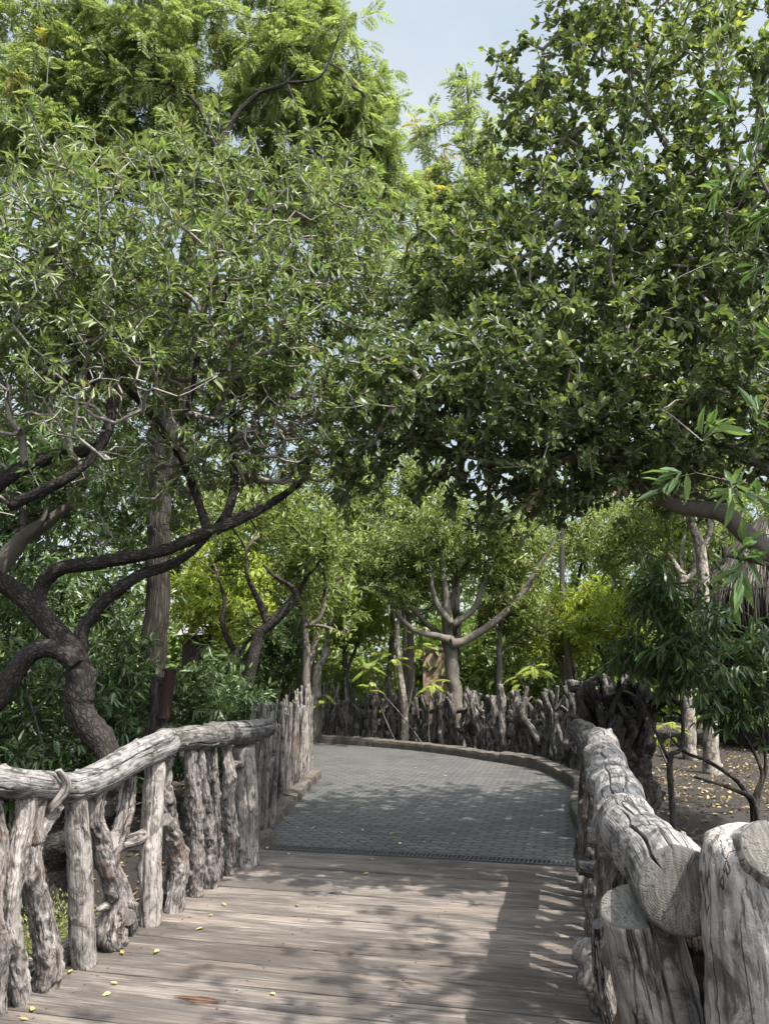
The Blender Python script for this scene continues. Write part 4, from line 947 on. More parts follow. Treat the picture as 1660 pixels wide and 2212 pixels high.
simple_tree('pale_trunk_tree', 'pale mottled straight trunk behind the dark forked tree',
            [based(pl_([(1190, 1150, 60), (1200, 980, 58), (1215, 780, 52), (1235, 640, 46), (1250, 480, 34), (1270, 250, 22)], 21.0, 4))],
            [blob(1250, 300, 20.5, 330, 250, 1.6, 240, 4)], 'lv_far', 'bark_pale', seed=112)
simple_tree('crooked_tree', 'thin crooked dark sapling in front of the pale roof',
            [based(pl_([(1085, 1190, 36), (1105, 1100, 34), (1150, 1020, 30), (1110, 960, 28), (1080, 860, 24), (1090, 760, 18), (1060, 640, 12)], 11.5, 4)), pl_([(1120, 1050, 24), (1180, 990, 18), (1260, 900, 12)], 11.5, 4)],
            [blob(1080, 520, 11.5, 130, 100, .8, 40, 4), blob(1230, 850, 11.6, 60, 60, .4, 10, 4)], 'lv_mid', seed=113, size=1.2)
simple_tree('fork_top_tree', 'straight grey trunk forking above the corner of the paling fence',
            [based(pl_([(1490, 1280, 42), (1488, 1100, 38), (1486, 960, 36), (1478, 860, 30), (1450, 740, 18), (1430, 640, 12)], 12.3, 4)), pl_([(1486, 890, 28), (1540, 865, 22), (1570, 810, 18), (1590, 700, 12)], 12.3, 4), pl_([(1500, 880, 18), (1580, 890, 16), (1680, 930, 12)], 12.3, 4)],
            [blob(1480, 640, 12.3, 200, 150, 1.1, 110, 4), blob(1640, 760, 12.5, 130, 130, .8, 50, 4)], 'lv_mid', 'bark_smooth', seed=114, size=1.1)
simple_tree('leaning_pale_tree', 'two pale bare stems leaning apart behind the straight grey trunk',
            [based(pl_([(1540, 1130, 40), (1570, 1050, 38), (1605, 930, 34), (1620, 800, 26), (1640, 640, 16)], 17.5, 4)), based(pl_([(1500, 1110, 36), (1520, 1010, 36), (1555, 900, 32), (1580, 780, 22), (1600, 640, 14)], 17.6, 4))],
            [blob(1600, 620, 16.6, 240, 180, 1.6, 190, 4)], 'lv_far', 'bark_pale', seed=115)
simple_tree('white_stem_tree', 'thin whitish bare stem rising between the yellow-green saplings',
            [based(pl_([(710, 1440, 36), (700, 1340, 34), (684, 1240, 32), (676, 1120, 28), (672, 1000, 20), (690, 900, 12)], 16.3, 5))],
            [blob(680, 780, 16.3, 130, 130, .8, 46, 5)], 'lv_mid', 'bark_pale', seed=116, size=1.0)
simple_tree('grey_stem_tree', 'grey trunk in the shade behind the whitish stem',
            [based(pl_([(740, 1420, 46), (742, 1250, 44), (740, 1100, 40), (735, 960, 30), (700, 800, 18)], 17.5, 5))],
            [blob(700, 660, 17.5, 260, 200, 1.6, 190, 5)], 'lv_far', 'bark_smooth', seed=117)
simple_tree('shaded_trunk_tree', 'plain grey trunk behind the fence beside the small yellow-green sapling',
            [based(pl_([(1222, 1420, 36), (1220, 1250, 34), (1222, 1080, 30), (1230, 900, 22), (1250, 700, 14)], 17.0, 5))],
            [blob(1350, 900, 17.2, 280, 170, 1.5, 260, 5), blob(1250, 620, 17, 260, 170, 1.5, 180, 5)], 'lv_mid', 'bark_smooth', seed=118, tintbias=.12)
simple_tree('mottled_tree', 'pale mottled trunk with scarred bark on the littered soil, right of the root stump',
            [based(pl_([(1070, 2040, 100), (1068, 1900, 90), (1060, 1750, 84), (1050, 1500, 80), (1035, 1250, 76), (1020, 1000, 74), (1010, 800, 72), (990, 650, 68), (960, 560, 50), (930, 460, 34), (880, 300, 20)], 13.2, 6)), pl_([(1000, 700, 44), (1060, 560, 36), (1050, 480, 30), (1090, 300, 18)], 13.2, 6)],
            [blob(950, 250, 13.2, 420, 300, 1.6, 260, 6)], 'lv_far', 'bark_pale', seed=119, lump=.09, knots=10)
simple_tree('branching_pale_tree', 'pale trunk forking into grey limbs behind the drooping leaves on the right',
            [based(pl_([(905, 1600, 76), (895, 1400, 72), (890, 1150, 70), (885, 950, 68), (880, 860, 66), (840, 800, 44), (740, 640, 30), (620, 500, 16)], 15.0, 6)), pl_([(885, 880, 46), (930, 860, 40), (960, 790, 34), (980, 600, 22), (1000, 400, 14)], 15.0, 6), pl_([(880, 850, 44), (870, 740, 32), (900, 560, 20), (880, 400, 12)], 15.2, 6), pl_([(875, 960, 34), (780, 930, 24), (720, 860, 18), (640, 800, 10)], 15.0, 6)],
            [blob(600, 600, 15.2, 500, 230, 1.6, 300, 6), blob(900, 420, 15.4, 400, 260, 1.5, 240, 6)], 'lv_mid', 'bark_pale', seed=120)
simple_tree('grey_limb_tree', 'smooth grey tree with a bent pale limb behind the leaning brown tree',
            [based(pl_([(-140, 900, 130), (-60, 700, 110), (20, 560, 90), (110, 460, 78), (200, 400, 70), (300, 330, 52), (380, 240, 36), (420, 120, 22)], 8.6, 4)), pl_([(120, 455, 44), (115, 350, 36), (110, 200, 22)], 8.6, 4), pl_([(160, 440, 30), (220, 340, 24), (250, 240, 16)], 8.5, 4)],
            [blob(250, 150, 8.8, 420, 260, 1.2, 200, 4)], 'lv_shrub', 'bark_smooth', seed=121, size=1.1, lsides=24)

# --- bushy backdrop trees: (x, crown y, depth, rx, ry, tips, leaf, base y offset)
back = [('bushy yellow-green tree glowing in the sun between the two left trunks', 480, 1275, 15.5, 125, 100, 420, 'lv_sun', 1),
        ('round dark green bush behind the hedge, left of the leaning pale stems', 600, 1390, 19.5, 110, 90, 300, 'lv_shrub', 0),
        ('leafy tree above the hedge with a pale green sunlit crown', 620, 1200, 21.0, 190, 150, 420, 'lv_mid', 1),
        ('bluish-green leafy tree standing behind the spreading grey tree', 880, 1190, 22.0, 190, 170, 420, 'lv_far', 0),
        ('sunlit round bush to the right of the spreading grey tree', 1220, 1340, 20.0, 120, 80, 380, 'lv_sun', 0),
        ('tall leafy tree behind the right half of the branch fence', 1250, 1170, 23.0, 220, 190, 420, 'lv_mid', 1),
        ('shady dark tree behind the root stump', 1400, 1330, 21.0, 150, 150, 330, 'lv_far', 0),
        ('broad pale green tree towards the thatched hut', 1480, 1130, 20.0, 200, 170, 380, 'lv_mid', 1),
        ('dense green tree rising behind the thatched hut', 1720, 1080, 24.0, 260, 260, 420, 'lv_far', 0),
        ('tall green tree closing the view behind the furrowed trunk', 330, 1060, 16.0, 240, 200, 420, 'lv_far', 0),
        ('dark leafy tree behind the bent pale limb', 60, 1050, 13.5, 260, 260, 420, 'lv_shrub', 1),
        ('pale leafy tree high behind the middle of the arching crowns', 740, 900, 20.0, 260, 220, 420, 'lv_mid', 0),
        ('green tree behind the dark oval leaves of the big right tree', 1230, 850, 19.0, 300, 240, 420, 'lv_far', 0),
        ('bright green tree high up in the left corner of the grove', -40, 260, 13.0, 150, 330, 360, 'lv_pinnate', 0),
        ('tree with a deep green crown behind the leaning brown limbs', 350, 760, 15.0, 380, 260, 460, 'lv_far', 1),
        ('tall shady tree far behind the bent pale limb, closing the gap beside the leaning tree', 130, 900, 17.5, 240, 260, 420, 'lv_far', 0),
        ('dense pale tree filling the gap under the meeting of the two big crowns', 830, 1060, 19.0, 190, 120, 420, 'lv_mid', 0),
        ('lime green bush in the sun between the whitish stem and the leaning pale stems', 760, 1330, 18.5, 80, 70, 240, 'lv_sun', 0),
        ('big lime green bush in the sun to the left of the root stump', 1300, 1330, 17.5, 90, 90, 300, 'lv_sun', 1),
        ('green tree far behind the right limbs of the glossy tree', 1600, 640, 17.0, 260, 330, 420, 'lv_far', 1)]
for q, (lab, x, y, Yd, rx, ry, n, lm, du) in enumerate(back):
    b = at(x, 1440, Yd); b[2] = -.15; c = at(x, y, Yd); rs = np.random.default_rng(300 + q)
    r0 = .12
    top = c + [rs.normal(0, .3), 0, ry * Yd / FPX * .4]
    m = b * .45 + c * .55 + [rs.normal(0, .25), rs.normal(0, .2), 0]
    lm_ = [(*b, r0 * .75), (*(b * .7 + m * .3), r0 * .62), (*m, r0 * .5), (*top, .03)]
    sd = [(*m, r0 * .4), (*(c + [rx * Yd / FPX * .5 * rs.choice([-1, 1]), 0, .1]), .03)]
    sz = {13.0: 1.2}.get(Yd, 1.55)
    simple_tree('background_tree' if ry > 100 else 'background_bush', lab, [lm_, sd], [(c, (rx * Yd / FPX, 1.8, ry * Yd / FPX), n)], lm, ['bark_smooth', 'bark_brown'][du], seed=400 + q, size=sz, per=20, shell=2.0, thr=-.5, lsides=10, span=.6, cat='tree' if ry > 100 else 'bush')

# --- shrubs on the left, big lance-shaped leaves
shr = [('dark leafy shrub at the edge of view behind the left railing', 40, 1530, 8.6, 190, 160, 240), ('glossy green shrub between the leaning trunk and the furrowed trunk', 235, 1480, 9.4, 95, 160, 200), ('green shrub with lance-shaped leaves right of the furrowed trunk', 445, 1500, 10.2, 100, 95, 180),
       ('tall dark shrub behind the fork of the leaning tree', 190, 1320, 10.8, 170, 120, 240), ('low green shrub between the sign board and the paling fence', 510, 1545, 9.6, 70, 60, 90), ('deep green shrub under the bent pale limb', 30, 1290, 9.8, 150, 120, 180)]
for q, (lab, x, y, Yd, rx, ry, n) in enumerate(shr):
    c = at(x, y, Yd); b = np.array([c[0], c[1], -.15]); rs = np.random.default_rng(500 + q)
    rz = ry * Yd / FPX; rxm = rx * Yd / FPX
    st = [[(*(b + [rs.normal(0, .12), rs.normal(0, .12), 0]), .022), (*(b * .5 + c * .5 + [rs.normal(0, .2), rs.normal(0, .15), 0]), .016), (*(c + [rs.uniform(-.6, .6) * rxm, rs.normal(0, .2), rs.uniform(.0, .6) * rz]), .008)] for _ in range(5)]
    tree('leafy_shrub', lab, st, [(c, (rxm, .7, rz), n), (c * [1, 1, .45], (rxm * .9, .6, max(rz * .6, c[2] * .4)), n // 2)], 'lance', 'lv_shrub', 'twig', seed=510 + q, lsides=8, knots=0, per=11, span=.3, size=1.25, rt=.003, yng=.12, droop=.3, thr=-.5, cat='shrub', limbname='stems')

# --- drooping dark shrubs on the right and the bare-stemmed one in the litter
Yr = 7.6
tree('drooping_shrub', 'slender dark-stemmed shrub hanging with narrow leaves behind the root stump',
     [based(pl_([(800, 2070, 34), (870, 1990, 26), (885, 1850, 22), (870, 1600, 20), (840, 1440, 18), (780, 1380, 14), (700, 1330, 10)], Yr, 6)), pl_([(800, 2060, 26), (740, 1940, 20), (670, 1780, 16), (590, 1620, 10)], Yr, 6), pl_([(845, 1460, 14), (880, 1300, 12), (830, 1130, 9), (760, 1000, 6)], Yr, 6), pl_([(850, 1470, 12), (950, 1420, 10), (1010, 1330, 7)], Yr, 6)],
     [blob(720, 1100, 7.7, 190, 300, .7, 55, 6), blob(960, 1150, 7.6, 150, 320, .7, 50, 6), blob(520, 1380, 7.9, 150, 140, .5, 24, 6), blob(900, 1480, 7.5, 150, 160, .5, 26, 6), blob(640, 780, 7.8, 120, 160, .5, 18, 6)],
     'lance', 'lv_shrub', 'stump', seed=131, lsides=12, knots=6, per=13, span=.34, size=1.3, rt=.0028, droop=.9, yng=.25, thr=-2, cat='shrub', limbname='stems', wander=.12)
tree('litter_shrub', 'multi-stemmed shrub with dark bare stems growing from the leaf litter on the right',
     [based(pl_([(1340, 2330, 50), (1300, 2280, 40), (1230, 2180, 26), (1050, 2060, 22), (900, 2000, 18), (800, 1900, 12)], 8.2, 6)), based(pl_([(1350, 2320, 36), (1400, 2150, 24), (1340, 1990, 20), (1260, 1850, 16), (1210, 1700, 10)], 8.2, 6)), based(pl_([(1360, 2320, 36), (1420, 2100, 24), (1400, 1900, 18), (1380, 1700, 12)], 8.3, 6)), based(pl_([(1350, 2330, 36), (1180, 2230, 22), (960, 2160, 16)], 8.0, 6))],
     [blob(1280, 1520, 8.2, 240, 280, .8, 105, 6), blob(1200, 1250, 8.3, 150, 140, .5, 26, 6), blob(1480, 1380, 8.4, 180, 280, .7, 60, 6), blob(1130, 1680, 8.1, 120, 120, .4, 24, 6)],
     'lance', 'lv_shrub', 'stump', seed=132, lsides=12, knots=6, per=13, span=.34, size=1.3, rt=.003, droop=.7, yng=.2, thr=-2, cat='shrub', limbname='stems')

# --- pale leaf sprays of a near shrub reaching in from the right
Yn = 2.7
tree('near_shrub', 'shrub with pale green pointed leaves reaching in from the right edge close to the view',
     [based(pl_([(1990, 1900, 90, .5), (1930, 1500, 60, .5), (1850, 1250, 40, .3)], Yn)), pl_([(1860, 1290, 26, .3), (1760, 1160, 14), (1660, 1090, 10), (1560, 1035, 8)], Yn), pl_([(1860, 1290, 24, .2), (1740, 1240, 14), (1640, 1215, 10), (1570, 1200, 7)], Yn), pl_([(1900, 1400, 30, .3), (1820, 900, 18), (1720, 550, 12), (1640, 380, 8)], Yn + .3), pl_([(1830, 950, 14, .2), (1720, 840, 10), (1640, 800, 8)], Yn + .2), pl_([(1840, 1000, 14, .2), (1730, 930, 10), (1650, 890, 8)], Yn)],
     [blob(1610, 1050, 2.7, 50, 35, .12, 6), blob(1615, 1150, 2.7, 50, 40, .12, 6), blob(1655, 340, 3.0, 25, 40, .15, 5), blob(1650, 430, 3.0, 40, 30, .15, 4), blob(1668, 800, 2.9, 20, 25, .1, 2), blob(1670, 900, 2.7, 20, 20, .1, 2), blob(1900, 800, 3.0, 100, 400, .3, 20)],
     'lance', 'lv_sprig', 'twig', seed=133, lsides=12, knots=0, per=10, span=.13, size=.92, rt=.0017, droop=.05, spread=(.5, 1.1), cat='shrub', limbname='stems', step=.06, wander=.08, yng=.2, thr=-3)

# --- feathery yellow-green saplings behind the fences
def sapling(label, px, py, Yd, tops, seed, size=.85):
    rs = np.random.default_rng(seed); b = gr(px, py, -.08); b = at(px, 1440, Yd); b[2] = -.1
    root = thing('feathery_sapling', label, 'sapling', b, 'yellow-green saplings behind the fences')
    mb = MB(); Bs, Ds, Ns, Ls, Tn = [], [], [], [], []
    for (x, y, nfr, fl) in tops:
        t = at(x, y, Yd + rs.uniform(-.15, .15))
        limb(mb, [(*b, .018), (*((b + t) / 2 + [rs.normal(0, .06), rs.normal(0, .06), 0]), .013), (*t, .007)], sides=8, step=.08, lump=.1, tip=True)
        for q in range(nfr):
            az = 2 * np.pi * (q + rs.uniform(-.3, .3)) / nfr; el = rs.uniform(.05, .75); L = fl * rs.uniform(.75, 1.1) * size
            d0 = np.array([np.cos(az) * np.cos(el), np.sin(az) * np.cos(el), np.sin(el)]); st = t - [0, 0, rs.uniform(0, .25)]
            s_ = np.linspace(0, 1, 26); C = st + d0 * (s_ * L)[:, None] - np.array([0, 0, 1.0]) * (s_ ** 2 * L * rs.uniform(.35, .75))[:, None]
            limb(mb, [(*c, .005 * (1 - .7 * k / 5)) for k, c in enumerate(C[[0, 6, 12, 18, 25]])], sides=5, step=.08, lump=0)
            T = nrm(np.gradient(C, axis=0)); Sd = nrm(np.cross(T, [0, 0, 1.0])); Up = np.cross(Sd, T)
            for k in range(3, 26):
                for sd in (-1, 1):
                    Bs.append(C[k]); Ds.append(Sd[k] * sd * .9 + T[k] * .4 - np.array([0, 0, .25]) + rs.normal(0, .06, 3)); Ns.append(Up[k] + rs.normal(0, .15, 3)); Ls.append(L * .21 * (.45 + .6 * np.sin(np.pi * min(1, k / 25 * .93)))); Tn.append(rs.random())
    mb.build('stem', [M['twig']], root)
    n = len(Ls); Ls = np.array(Ls)
    leaf_obj('fronds', np.array(Bs), nrm(np.array(Ds)), np.array(Ns), Ls, Ls * .24, np.full(n, .2), np.array(Tn) * .95, np.where(rs.random(n) < .1, .5, 0.0), M['lv_sap'], root, 'leaflet', False)
sapling('tall yellow-green sapling with layered feathery fronds beside the whitish stem', 862, 1500, 16.4, [(845, 1410, 9, .62), (905, 1380, 7, .55), (875, 1350, 5, .45), (800, 1430, 7, .5)], 1)
sapling('feathery sapling low in front of the spreading grey tree', 925, 1500, 16.0, [(930, 1468, 8, .5), (800, 1470, 6, .45)], 2)
sapling('bright yellow sapling fanning out above the right part of the branch fence', 1150, 1500, 14.9, [(1152, 1432, 11, .55), (1120, 1450, 6, .45)], 3)
sapling('green feathery sapling behind the corner of the paling fence', 690, 1500, 17.2, [(695, 1500, 8, .5), (720, 1420, 6, .45)], 4)
sapling('small green sapling sprouting in the litter behind the root stump', 1440, 1570, 12.0, [(1450, 1560, 6, .36), (1405, 1565, 4, .3)], 5)

# --- hedge over the stick fence
rs = np.random.default_rng(61); n = 16000
t = rs.random(n); c = np.stack([np.interp(t, np.linspace(0, 1, 100), SC[:, k]) for k in range(3)], -1) + [0, .55, 0]
p = c + np.stack([rs.normal(0, .05, n), rs.uniform(-.5, .5, n), .25 + 1.32 * rs.random(n) ** .5 + .05 * vn(c * 3)], -1)
D = nrm(rs.normal(size=(n, 3)) + [0, 0, .5])
hb = MB()
for q in range(0, 100, 6):
    limb(hb, [(*(SC[q] + [0, .55, -.05]), .03), (*(SC[q] + [rs.normal(0, .1), .55, .8]), .02), (*(SC[q] + [rs.normal(0, .2), .6, 1.3]), .008)], sides=7, step=.15)
hroot = thing('clipped_hedge', 'flat-topped clipped green hedge behind the pale sticks beyond the paving', 'hedge', (-2.2, 19.4, -.1))
hb.build('stems', [M['twig']], hroot)
leaf_obj('foliage', p, D, leaf_normals(D, rs, 1.0), rs.uniform(.05, .09, n), rs.uniform(.03, .04, n), np.full(n, .1), rs.random(n) * .95, np.where(rs.random(n) < .15, .4, 0), M['lv_mid'], hroot, simple=True)

# --- fern clumps under the left railing
for q, (x, y, lab) in enumerate(((330, 1360, 'bright green fern clump beside the smooth grey post under the left railing'), (140, 1440, 'bright green fern clump between the two knobby posts under the left railing'))):
    c = gr(x, y, -.32, 1); rs = np.random.default_rng(70 + q); n = 900
    d = nrm(rs.normal(size=(n, 3)) * [1, 1, .5] + [0, 0, .45]); B = c + d * (rs.random(n) ** .6)[:, None] * [.26, .26, .3]
    o = leaf_obj('fern_clump', B, nrm(d + rs.normal(0, .4, d.shape)), leaf_normals(d, rs), rs.uniform(.02, .045, n), rs.uniform(.008, .016, n), np.full(n, .2), rs.random(n) * .9, np.where(rs.random(n) < .2, .4, 0.0), M['lv_pinnate'], None, simple=True)
    tag(o, lab, 'fern')

# --- thatched hut
hc = at(1700, 1440, 17.5); hc[2] = -.15
hut = thing('thatched_hut', 'round hut with a shaggy thatched roof and a dark inside at the right edge', 'hut', hc)
rs = np.random.default_rng(81); n = 5200; ez, er, pz, pr = 3.35, 2.15, 5.2, .25
th = rs.random(n) * 2 * np.pi; s = rs.random(n) ** .6
rr = pr + (er - pr) * s; zz = pz + (ez - pz) * s; B = hc + np.stack([np.cos(th) * rr, np.sin(th) * rr, zz], -1)
D = nrm(np.stack([np.cos(th) * .75, np.sin(th) * .75, -np.ones(n)], -1) + rs.normal(0, .10, (n, 3))); D = np.where((s > .8)[:, None], nrm(D + [0, 0, -1.2]), D)
N = np.stack([np.cos(th), np.sin(th), th * 0 + .7], -1) + rs.normal(0, .3, (n, 3))
g = G('dry_thatch'); tt = g.attr('tint').outputs['Fac']; g.bsdf(g.ramp(tt, [(0, (.02, .017, .014)), (.5, (.06, .051, .043)), (1, (.14, .122, .104))]), .9); M['thatch'] = g.m
leaf_obj('thatch_roof', B, D, N, rs.uniform(.5, 1.0, n), rs.uniform(.025, .06, n), rs.uniform(.0, .2, n), rs.random(n), np.zeros(n), M['thatch'], hut, simple=True)
M['hutdark'] = plain('shade_dark_boards', (.022, .017, .014), .9, .3, 9)  # near-black boards: the hut's inner shade is put into their colour
mb = MB(); k = 36; a = np.linspace(0, 2 * np.pi, k, endpoint=False)
ring = lambda r, z: np.stack([hc[0] + r * np.cos(a), hc[1] + r * np.sin(a), np.full(k, hc[2] + z)], -1)
mb.add(np.concatenate([ring(2.05, ez - .0), ring(.2, pz - .1)]), [[q, (q + 1) % k, k + (q + 1) % k, k + q] for q in range(k)], 0)
mb.build('roof_lining', [M['hutdark']], hut)
mb = MB(); mb.add(np.concatenate([ring(1.5, -.05), ring(1.5, ez + .2)]), [[q, (q + 1) % k, k + (q + 1) % k, k + q] for q in range(k)], 0)
mb.build('wall', [M['hutdark']], hut)
for q in range(7):
    t = q * 2 * np.pi / 7 + .4; b = hc + [1.8 * np.cos(t), 1.8 * np.sin(t), 0]
    mb = MB(); limb(mb, [(*b, .08), (*(b + [0, 0, 1.7]), .075), (*(b + [0, 0, ez + .1]), .07)], sides=12, step=.15, knots=4); mb.build('post', [M['stump']], hut)

# --- pale pointed roof and sunlit wall glimpsed through the trees
M['paleroof'] = plain('pale_canvas', (.30, .285, .275), .85, .2, 5)
rc = at(432, 1362, 24.0); w = .75
mb = MB(); k = 10; a = np.linspace(0, 2 * np.pi, k, endpoint=False)
r0 = np.stack([np.cos(a) * w, np.sin(a) * w, a * 0], -1) + rc + [0, 0, -.15]; r1 = np.stack([np.cos(a) * w * .45, np.sin(a) * w * .45, a * 0 + .38], -1) + rc
mb.add(np.concatenate([r0, r1, [rc + [0, 0, .55]]]), [[q, (q + 1) % k, k + (q + 1) % k, k + q] for q in range(k)], 0); mb.face([[k + q, k + (q + 1) % k, 2 * k] for q in range(k)], 0)
tent = thing('pointed_kiosk', 'pale pointed kiosk roof showing between the left trunks', 'kiosk', (rc[0], rc[1], -.15))
mb.build('roof', [M['paleroof']], tent)
mb = MB(); limb(mb, [(rc[0], rc[1], -.15, .5), (rc[0], rc[1], rc[2] * .5, .5), (rc[0], rc[1], rc[2] - .12, .5)], sides=20, lump=.01); mb.build('wall', [M['bark_furrow']], tent)
M['tan'] = plain('tan_plaster', (.27, .19, .13), .9, .15, 3)
wc = at(940, 1440, 26.0)
mb = MB(); box(mb, (wc[0], wc[1], 1.0), (.42, 0, 0), (0, .2, 0), (0, 0, 1.15), 0)
box(mb, (wc[0], wc[1], 2.19), (.47, 0, 0), (0, .25, 0), (0, 0, .04), 0)
tag(mb.build('plaster_wall', [M['tan']], smooth=False), 'sunlit tan plaster wall glimpsed behind the spreading grey tree', 'wall')

# --- sign board on a dark stump by the furrowed trunk
sb = at(362, 1500, 8.6); sg = thing('sign_board', 'dark red wooden sign board seen edge-on on a black twisted stump', 'sign', (sb[0], sb[1], -.2))
M['signred'] = plain('dark_red_board', (.024, .009, .007), .7, .25, 14)
mb = MB(); box(mb, sb, (.025, .09, 0), (-.018, .007, 0), (.02, .0, .25), 0); box(mb, sb + [.02, 0, .262], (.042, .10, 0), (-.026, .010, 0), (0, 0, .012), 0)
mb.build('board', [M['signred']], sg, smooth=False)
mb = MB(); limb(mb, [(sb[0] - .05, sb[1] + .02, -.2, .13), (sb[0] - .08, sb[1] + .05, .5, .10), (sb[0] - .12, sb[1] + .05, 1.0, .09), (sb[0] - .13, sb[1] + .05, 1.35, .08), (sb[0] - .1, sb[1] + .03, 1.5, .05)], sides=28, step=.03, lump=.3, knots=16, kh=.45)
mb.build('stump', [M['stump']], sg)

# --- far wood closing the view, leaf litter
rs = np.random.default_rng(91); n = 60000
p = np.stack([rs.uniform(-34, 34, n), 31 + rs.uniform(0, 8, n), rs.random(n) ** 1.5 * 10.5], -1); p[:, 1] += np.abs(p[:, 0]) * -.25
p[:, 2] *= .8 + .35 * vn(np.stack([p[:, 0] * .25, p[:, 1] * .1, p[:, 0] * 0], -1))
n2 = 26000; q2 = np.stack([rs.uniform(-24, 24, n2), 27 + rs.uniform(-1, 2, n2), rs.random(n2) ** .8 * 3.4 - .1], -1); q2[:, 1] -= np.abs(q2[:, 0]) * .2; q2[:, 2] *= .8 + .4 * vn(np.stack([q2[:, 0] * .5, q2[:, 0] * 0, q2[:, 0] * 0], -1))
p = np.concatenate([p, q2]); n += n2
D = nrm(rs.normal(size=(n, 3)) + [0, 0, -.2])
o = leaf_obj('far_wood', p, D, leaf_normals(D, rs, 1.0), rs.uniform(.28, .5, n), rs.uniform(.13, .24, n), np.full(n, .15), rs.random(n) * .9, np.where(rs.random(n) < .1, .4, 0), M['lv_far'], None, simple=True)
struct(o, 'stuff')
n = 56000; x = rs.uniform(-14, 14, n); y = rs.uniform(1.5, 24, n)
u = x * RT[0] + y * RT[1]; v = x * AX[0] + y * AX[1]
P2 = np.array([(q.dot(RT), q.dot(AX)) for q in poly])
def inside(u, v, Pg):
    ins = np.zeros(len(u), bool); a = Pg; b = np.roll(Pg, -1, 0)
    for (x0, y0), (x1, y1) in zip(a, b):
        cnd = ((y0 > v) != (y1 > v)) & (u < (x1 - x0) * (v - y0) / (y1 - y0 + 1e-12) + x0); ins ^= cnd
    return ins
ok = ~inside(u, v, P2) & ~((v < DV + .2) & (u > UL - .3) & (u < UR + .4)) & (vn(np.stack([x * .8, y * .8, x * 0], -1)) + rs.normal(0, .5, n) > -.15)
x, y = x[ok], y[ok]; n = len(x); z = ground_h(x, y) + rs.uniform(.004, .03, n)
D = nrm(np.stack([rs.normal(size=n), rs.normal(size=n), rs.normal(0, .25, n)], -1))
o = leaf_obj('leaf_litter', np.stack([x, y, z], -1), D, leaf_normals(D, rs, 1.6), rs.uniform(.04, .10, n), rs.uniform(.025, .05, n), rs.uniform(-.3, .4, n), rs.random(n), np.zeros(n), M['lv_litter'], None, simple=True)
struct(o, 'stuff')

# yellow leaves lying on the deck and the paving, one by one
fl = [(1, p) for p in ((380, 1573), (612, 1634), (572, 1693), (1470, 1688), (172, 1776), (125, 1832), (1210, 1207), (1140, 1265), (1030, 1270), (1077, 1338), (660, 1470), (845, 1462), (1605, 1210))] + \
     [(3, p) for p in ((210, 768), (195, 880), (220, 912), (125, 884), (700, 882), (700, 914), (585, 935), (560, 1000), (805, 988), (1410, 1003), (1335, 742), (765, 752), (675, 822), (545, 805), (450, 818), (330, 797), (258, 797), (630, 683), (620, 660), (780, 530), (420, 570), (360, 563), (910, 565), (1070, 577), (1140, 595), (1325, 577), (1080, 648), (820, 860), (710, 865), (520, 640), (880, 620), (960, 700))]
rs = np.random.default_rng(95); proto = []
for q in range(4):
    nn = 1; D = np.array([[1.0, 0, .05]]); N = np.array([[0.0, rs.normal(0, .2), 1.0]])
    proto.append(leaf_obj('fallen_leaf', np.array([[-.025, 0, .002]]), nrm(D), N, np.array([.044]), np.array([.018 + .003 * q]), np.array([-.2 + .1 * q]), np.array([.2 * q + .1]), np.zeros(1), M['lv_fallen'], None, 'ovate', fold=.12))
used = set()
for z, (x, y) in fl:
    p = gr(x, y, 0, z); deck = p.dot(AX) < DV
    q = int(rs.integers(4)); o = proto[q] if q not in used else proto[q].copy()
    if q in used: COL.objects.link(o)
    used.add(q)
    o.location = (p[0], p[1], .006 if deck else .004); o.rotation_euler = (rs.normal(0, .12), rs.normal(0, .12), rs.uniform(0, 6.28)); s = rs.uniform(.8, 1.3); o.scale = (s, s, s)
    tag(o, 'small yellow fallen leaf lying on the boardwalk planks' if deck else 'small yellow fallen leaf lying on the grey paving', 'leaf', 'yellow leaves on the boardwalk' if deck else 'yellow leaves on the paving')

# ------------------------------------------------------------------ light, sky, camera
SUN_EL, SUN_AZ = R(58), R(132)                            # azimuth clockwise from +Y (the view): 90 = right, 180 = behind
sd = np.array([math.sin(SUN_AZ) * math.cos(SUN_EL), math.cos(SUN_AZ) * math.cos(SUN_EL), math.sin(SUN_EL)])
sun = bpy.data.lights.new('sun', 'SUN'); sun.energy = 5.0; sun.angle = R(.55); sun.color = (1, .955, .89)
so = bpy.data.objects.new('sun', sun); COL.objects.link(so); so.rotation_euler = Vector(-sd).to_track_quat('-Z', 'Y').to_euler()
w = bpy.data.worlds.new('World'); scene.world = w; w.use_nodes = True; nt = w.node_tree; nt.nodes.clear()
N_ = nt.nodes.new; Lk = nt.links.new
sky = N_('ShaderNodeTexSky'); sky.sky_type = 'NISHITA'; sky.sun_disc = False; sky.sun_elevation = SUN_EL; sky.sun_rotation = SUN_AZ; sky.air_density = 1.2; sky.dust_density = 2.5; sky.ozone_density = 1.0
tc = N_('ShaderNodeTexCoord'); mp = N_('ShaderNodeMapping'); mp.inputs['Scale'].default_value = (1.6, 1.6, 3.2); mp.inputs['Location'].default_value = (.3, .2, .5)
nz = N_('ShaderNodeTexNoise'); nz.inputs['Scale'].default_value = 1.5; nz.inputs['Detail'].default_value = 5; nz.inputs['Roughness'].default_value = .5
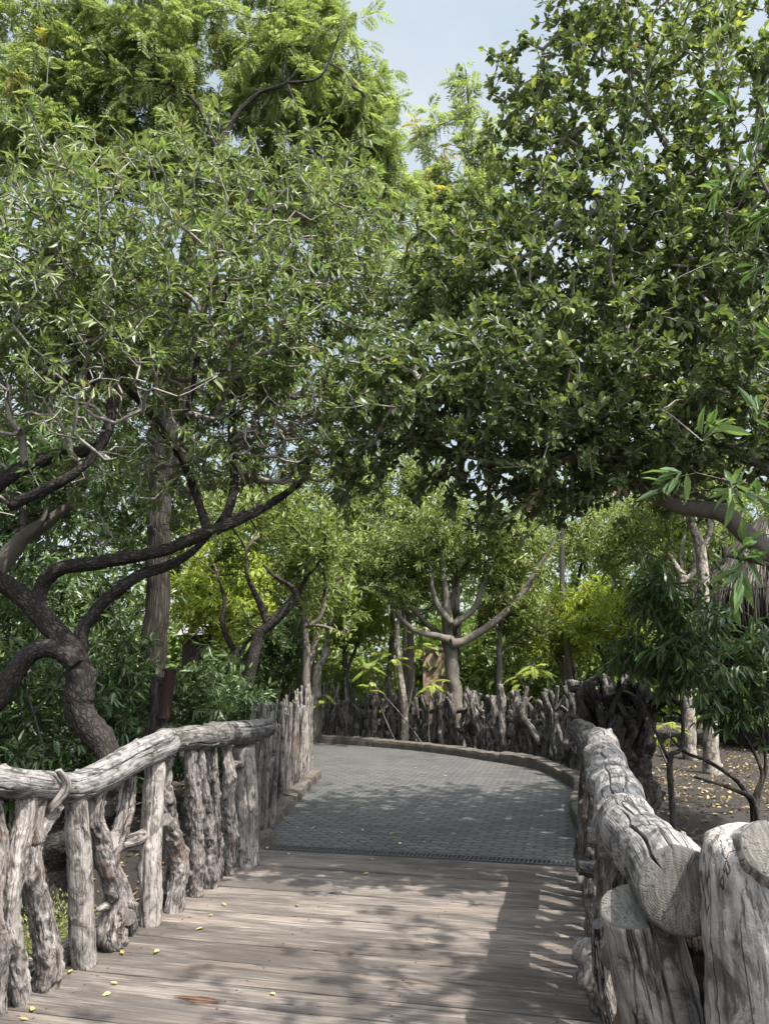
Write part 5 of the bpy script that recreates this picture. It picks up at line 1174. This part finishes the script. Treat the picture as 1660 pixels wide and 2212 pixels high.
rp = N_('ShaderNodeValToRGB'); rp.color_ramp.elements[0].position = .38; rp.color_ramp.elements[0].color = (.55, .55, .55, 1); rp.color_ramp.elements[1].position = .68; rp.color_ramp.elements[1].color = (1, 1, 1, 1)
mx = N_('ShaderNodeMix'); mx.data_type = 'RGBA'; mx.inputs[7].default_value = (3.5, 3.85, 4.05, 1)
bg = N_('ShaderNodeBackground'); bg.inputs['Strength'].default_value = .10; ow = N_('ShaderNodeOutputWorld')
Lk(tc.outputs['Generated'], mp.inputs['Vector']); Lk(mp.outputs[0], nz.inputs['Vector']); Lk(nz.outputs['Fac'], rp.inputs[0]); Lk(rp.outputs[0], mx.inputs[0]); Lk(sky.outputs[0], mx.inputs[6]); 
vd = N_('ShaderNodeVectorMath'); vd.operation = 'DOT_PRODUCT'; vd.inputs[1].default_value = sd; Lk(tc.outputs['Generated'], vd.inputs[0])
mr = N_('ShaderNodeMapRange'); mr.inputs[1].default_value = .48; mr.inputs[2].default_value = 1; mr.inputs[3].default_value = 1; mr.inputs[4].default_value = 6.5; Lk(vd.outputs['Value'], mr.inputs[0])  # sky brightened around the sun, added as extra fill light
vm = N_('ShaderNodeVectorMath'); vm.operation = 'SCALE'; Lk(mx.outputs[2], vm.inputs[0]); Lk(mr.outputs[0], vm.inputs['Scale'])
Lk(vm.outputs[0], bg.inputs[0]); Lk(bg.outputs[0], ow.inputs[0])

cam = bpy.data.cameras.new('camera'); co = bpy.data.objects.new('camera', cam); COL.objects.link(co)
co.location = (0, 0, CAMZ); co.rotation_euler = (math.pi / 2 + PITCH, 0, 0)
cam.sensor_fit = 'HORIZONTAL'; cam.sensor_width = 36; cam.lens = 36 * FPX / 1660; cam.clip_end = 1000; cam.clip_start = .05
scene.camera = co
vs = scene.view_settings; vs.view_transform = 'Standard'; vs.look = 'None'; vs.gamma = 1; vs.use_curve_mapping = False; vs.exposure = 1.2
scene.cycles.max_bounces = 8; scene.cycles.diffuse_bounces = 4; scene.cycles.transmission_bounces = 4; scene.cycles.glossy_bounces = 2; scene.cycles.caustics_reflective = False; scene.cycles.caustics_refractive = False
scene.render.use_persistent_data = False
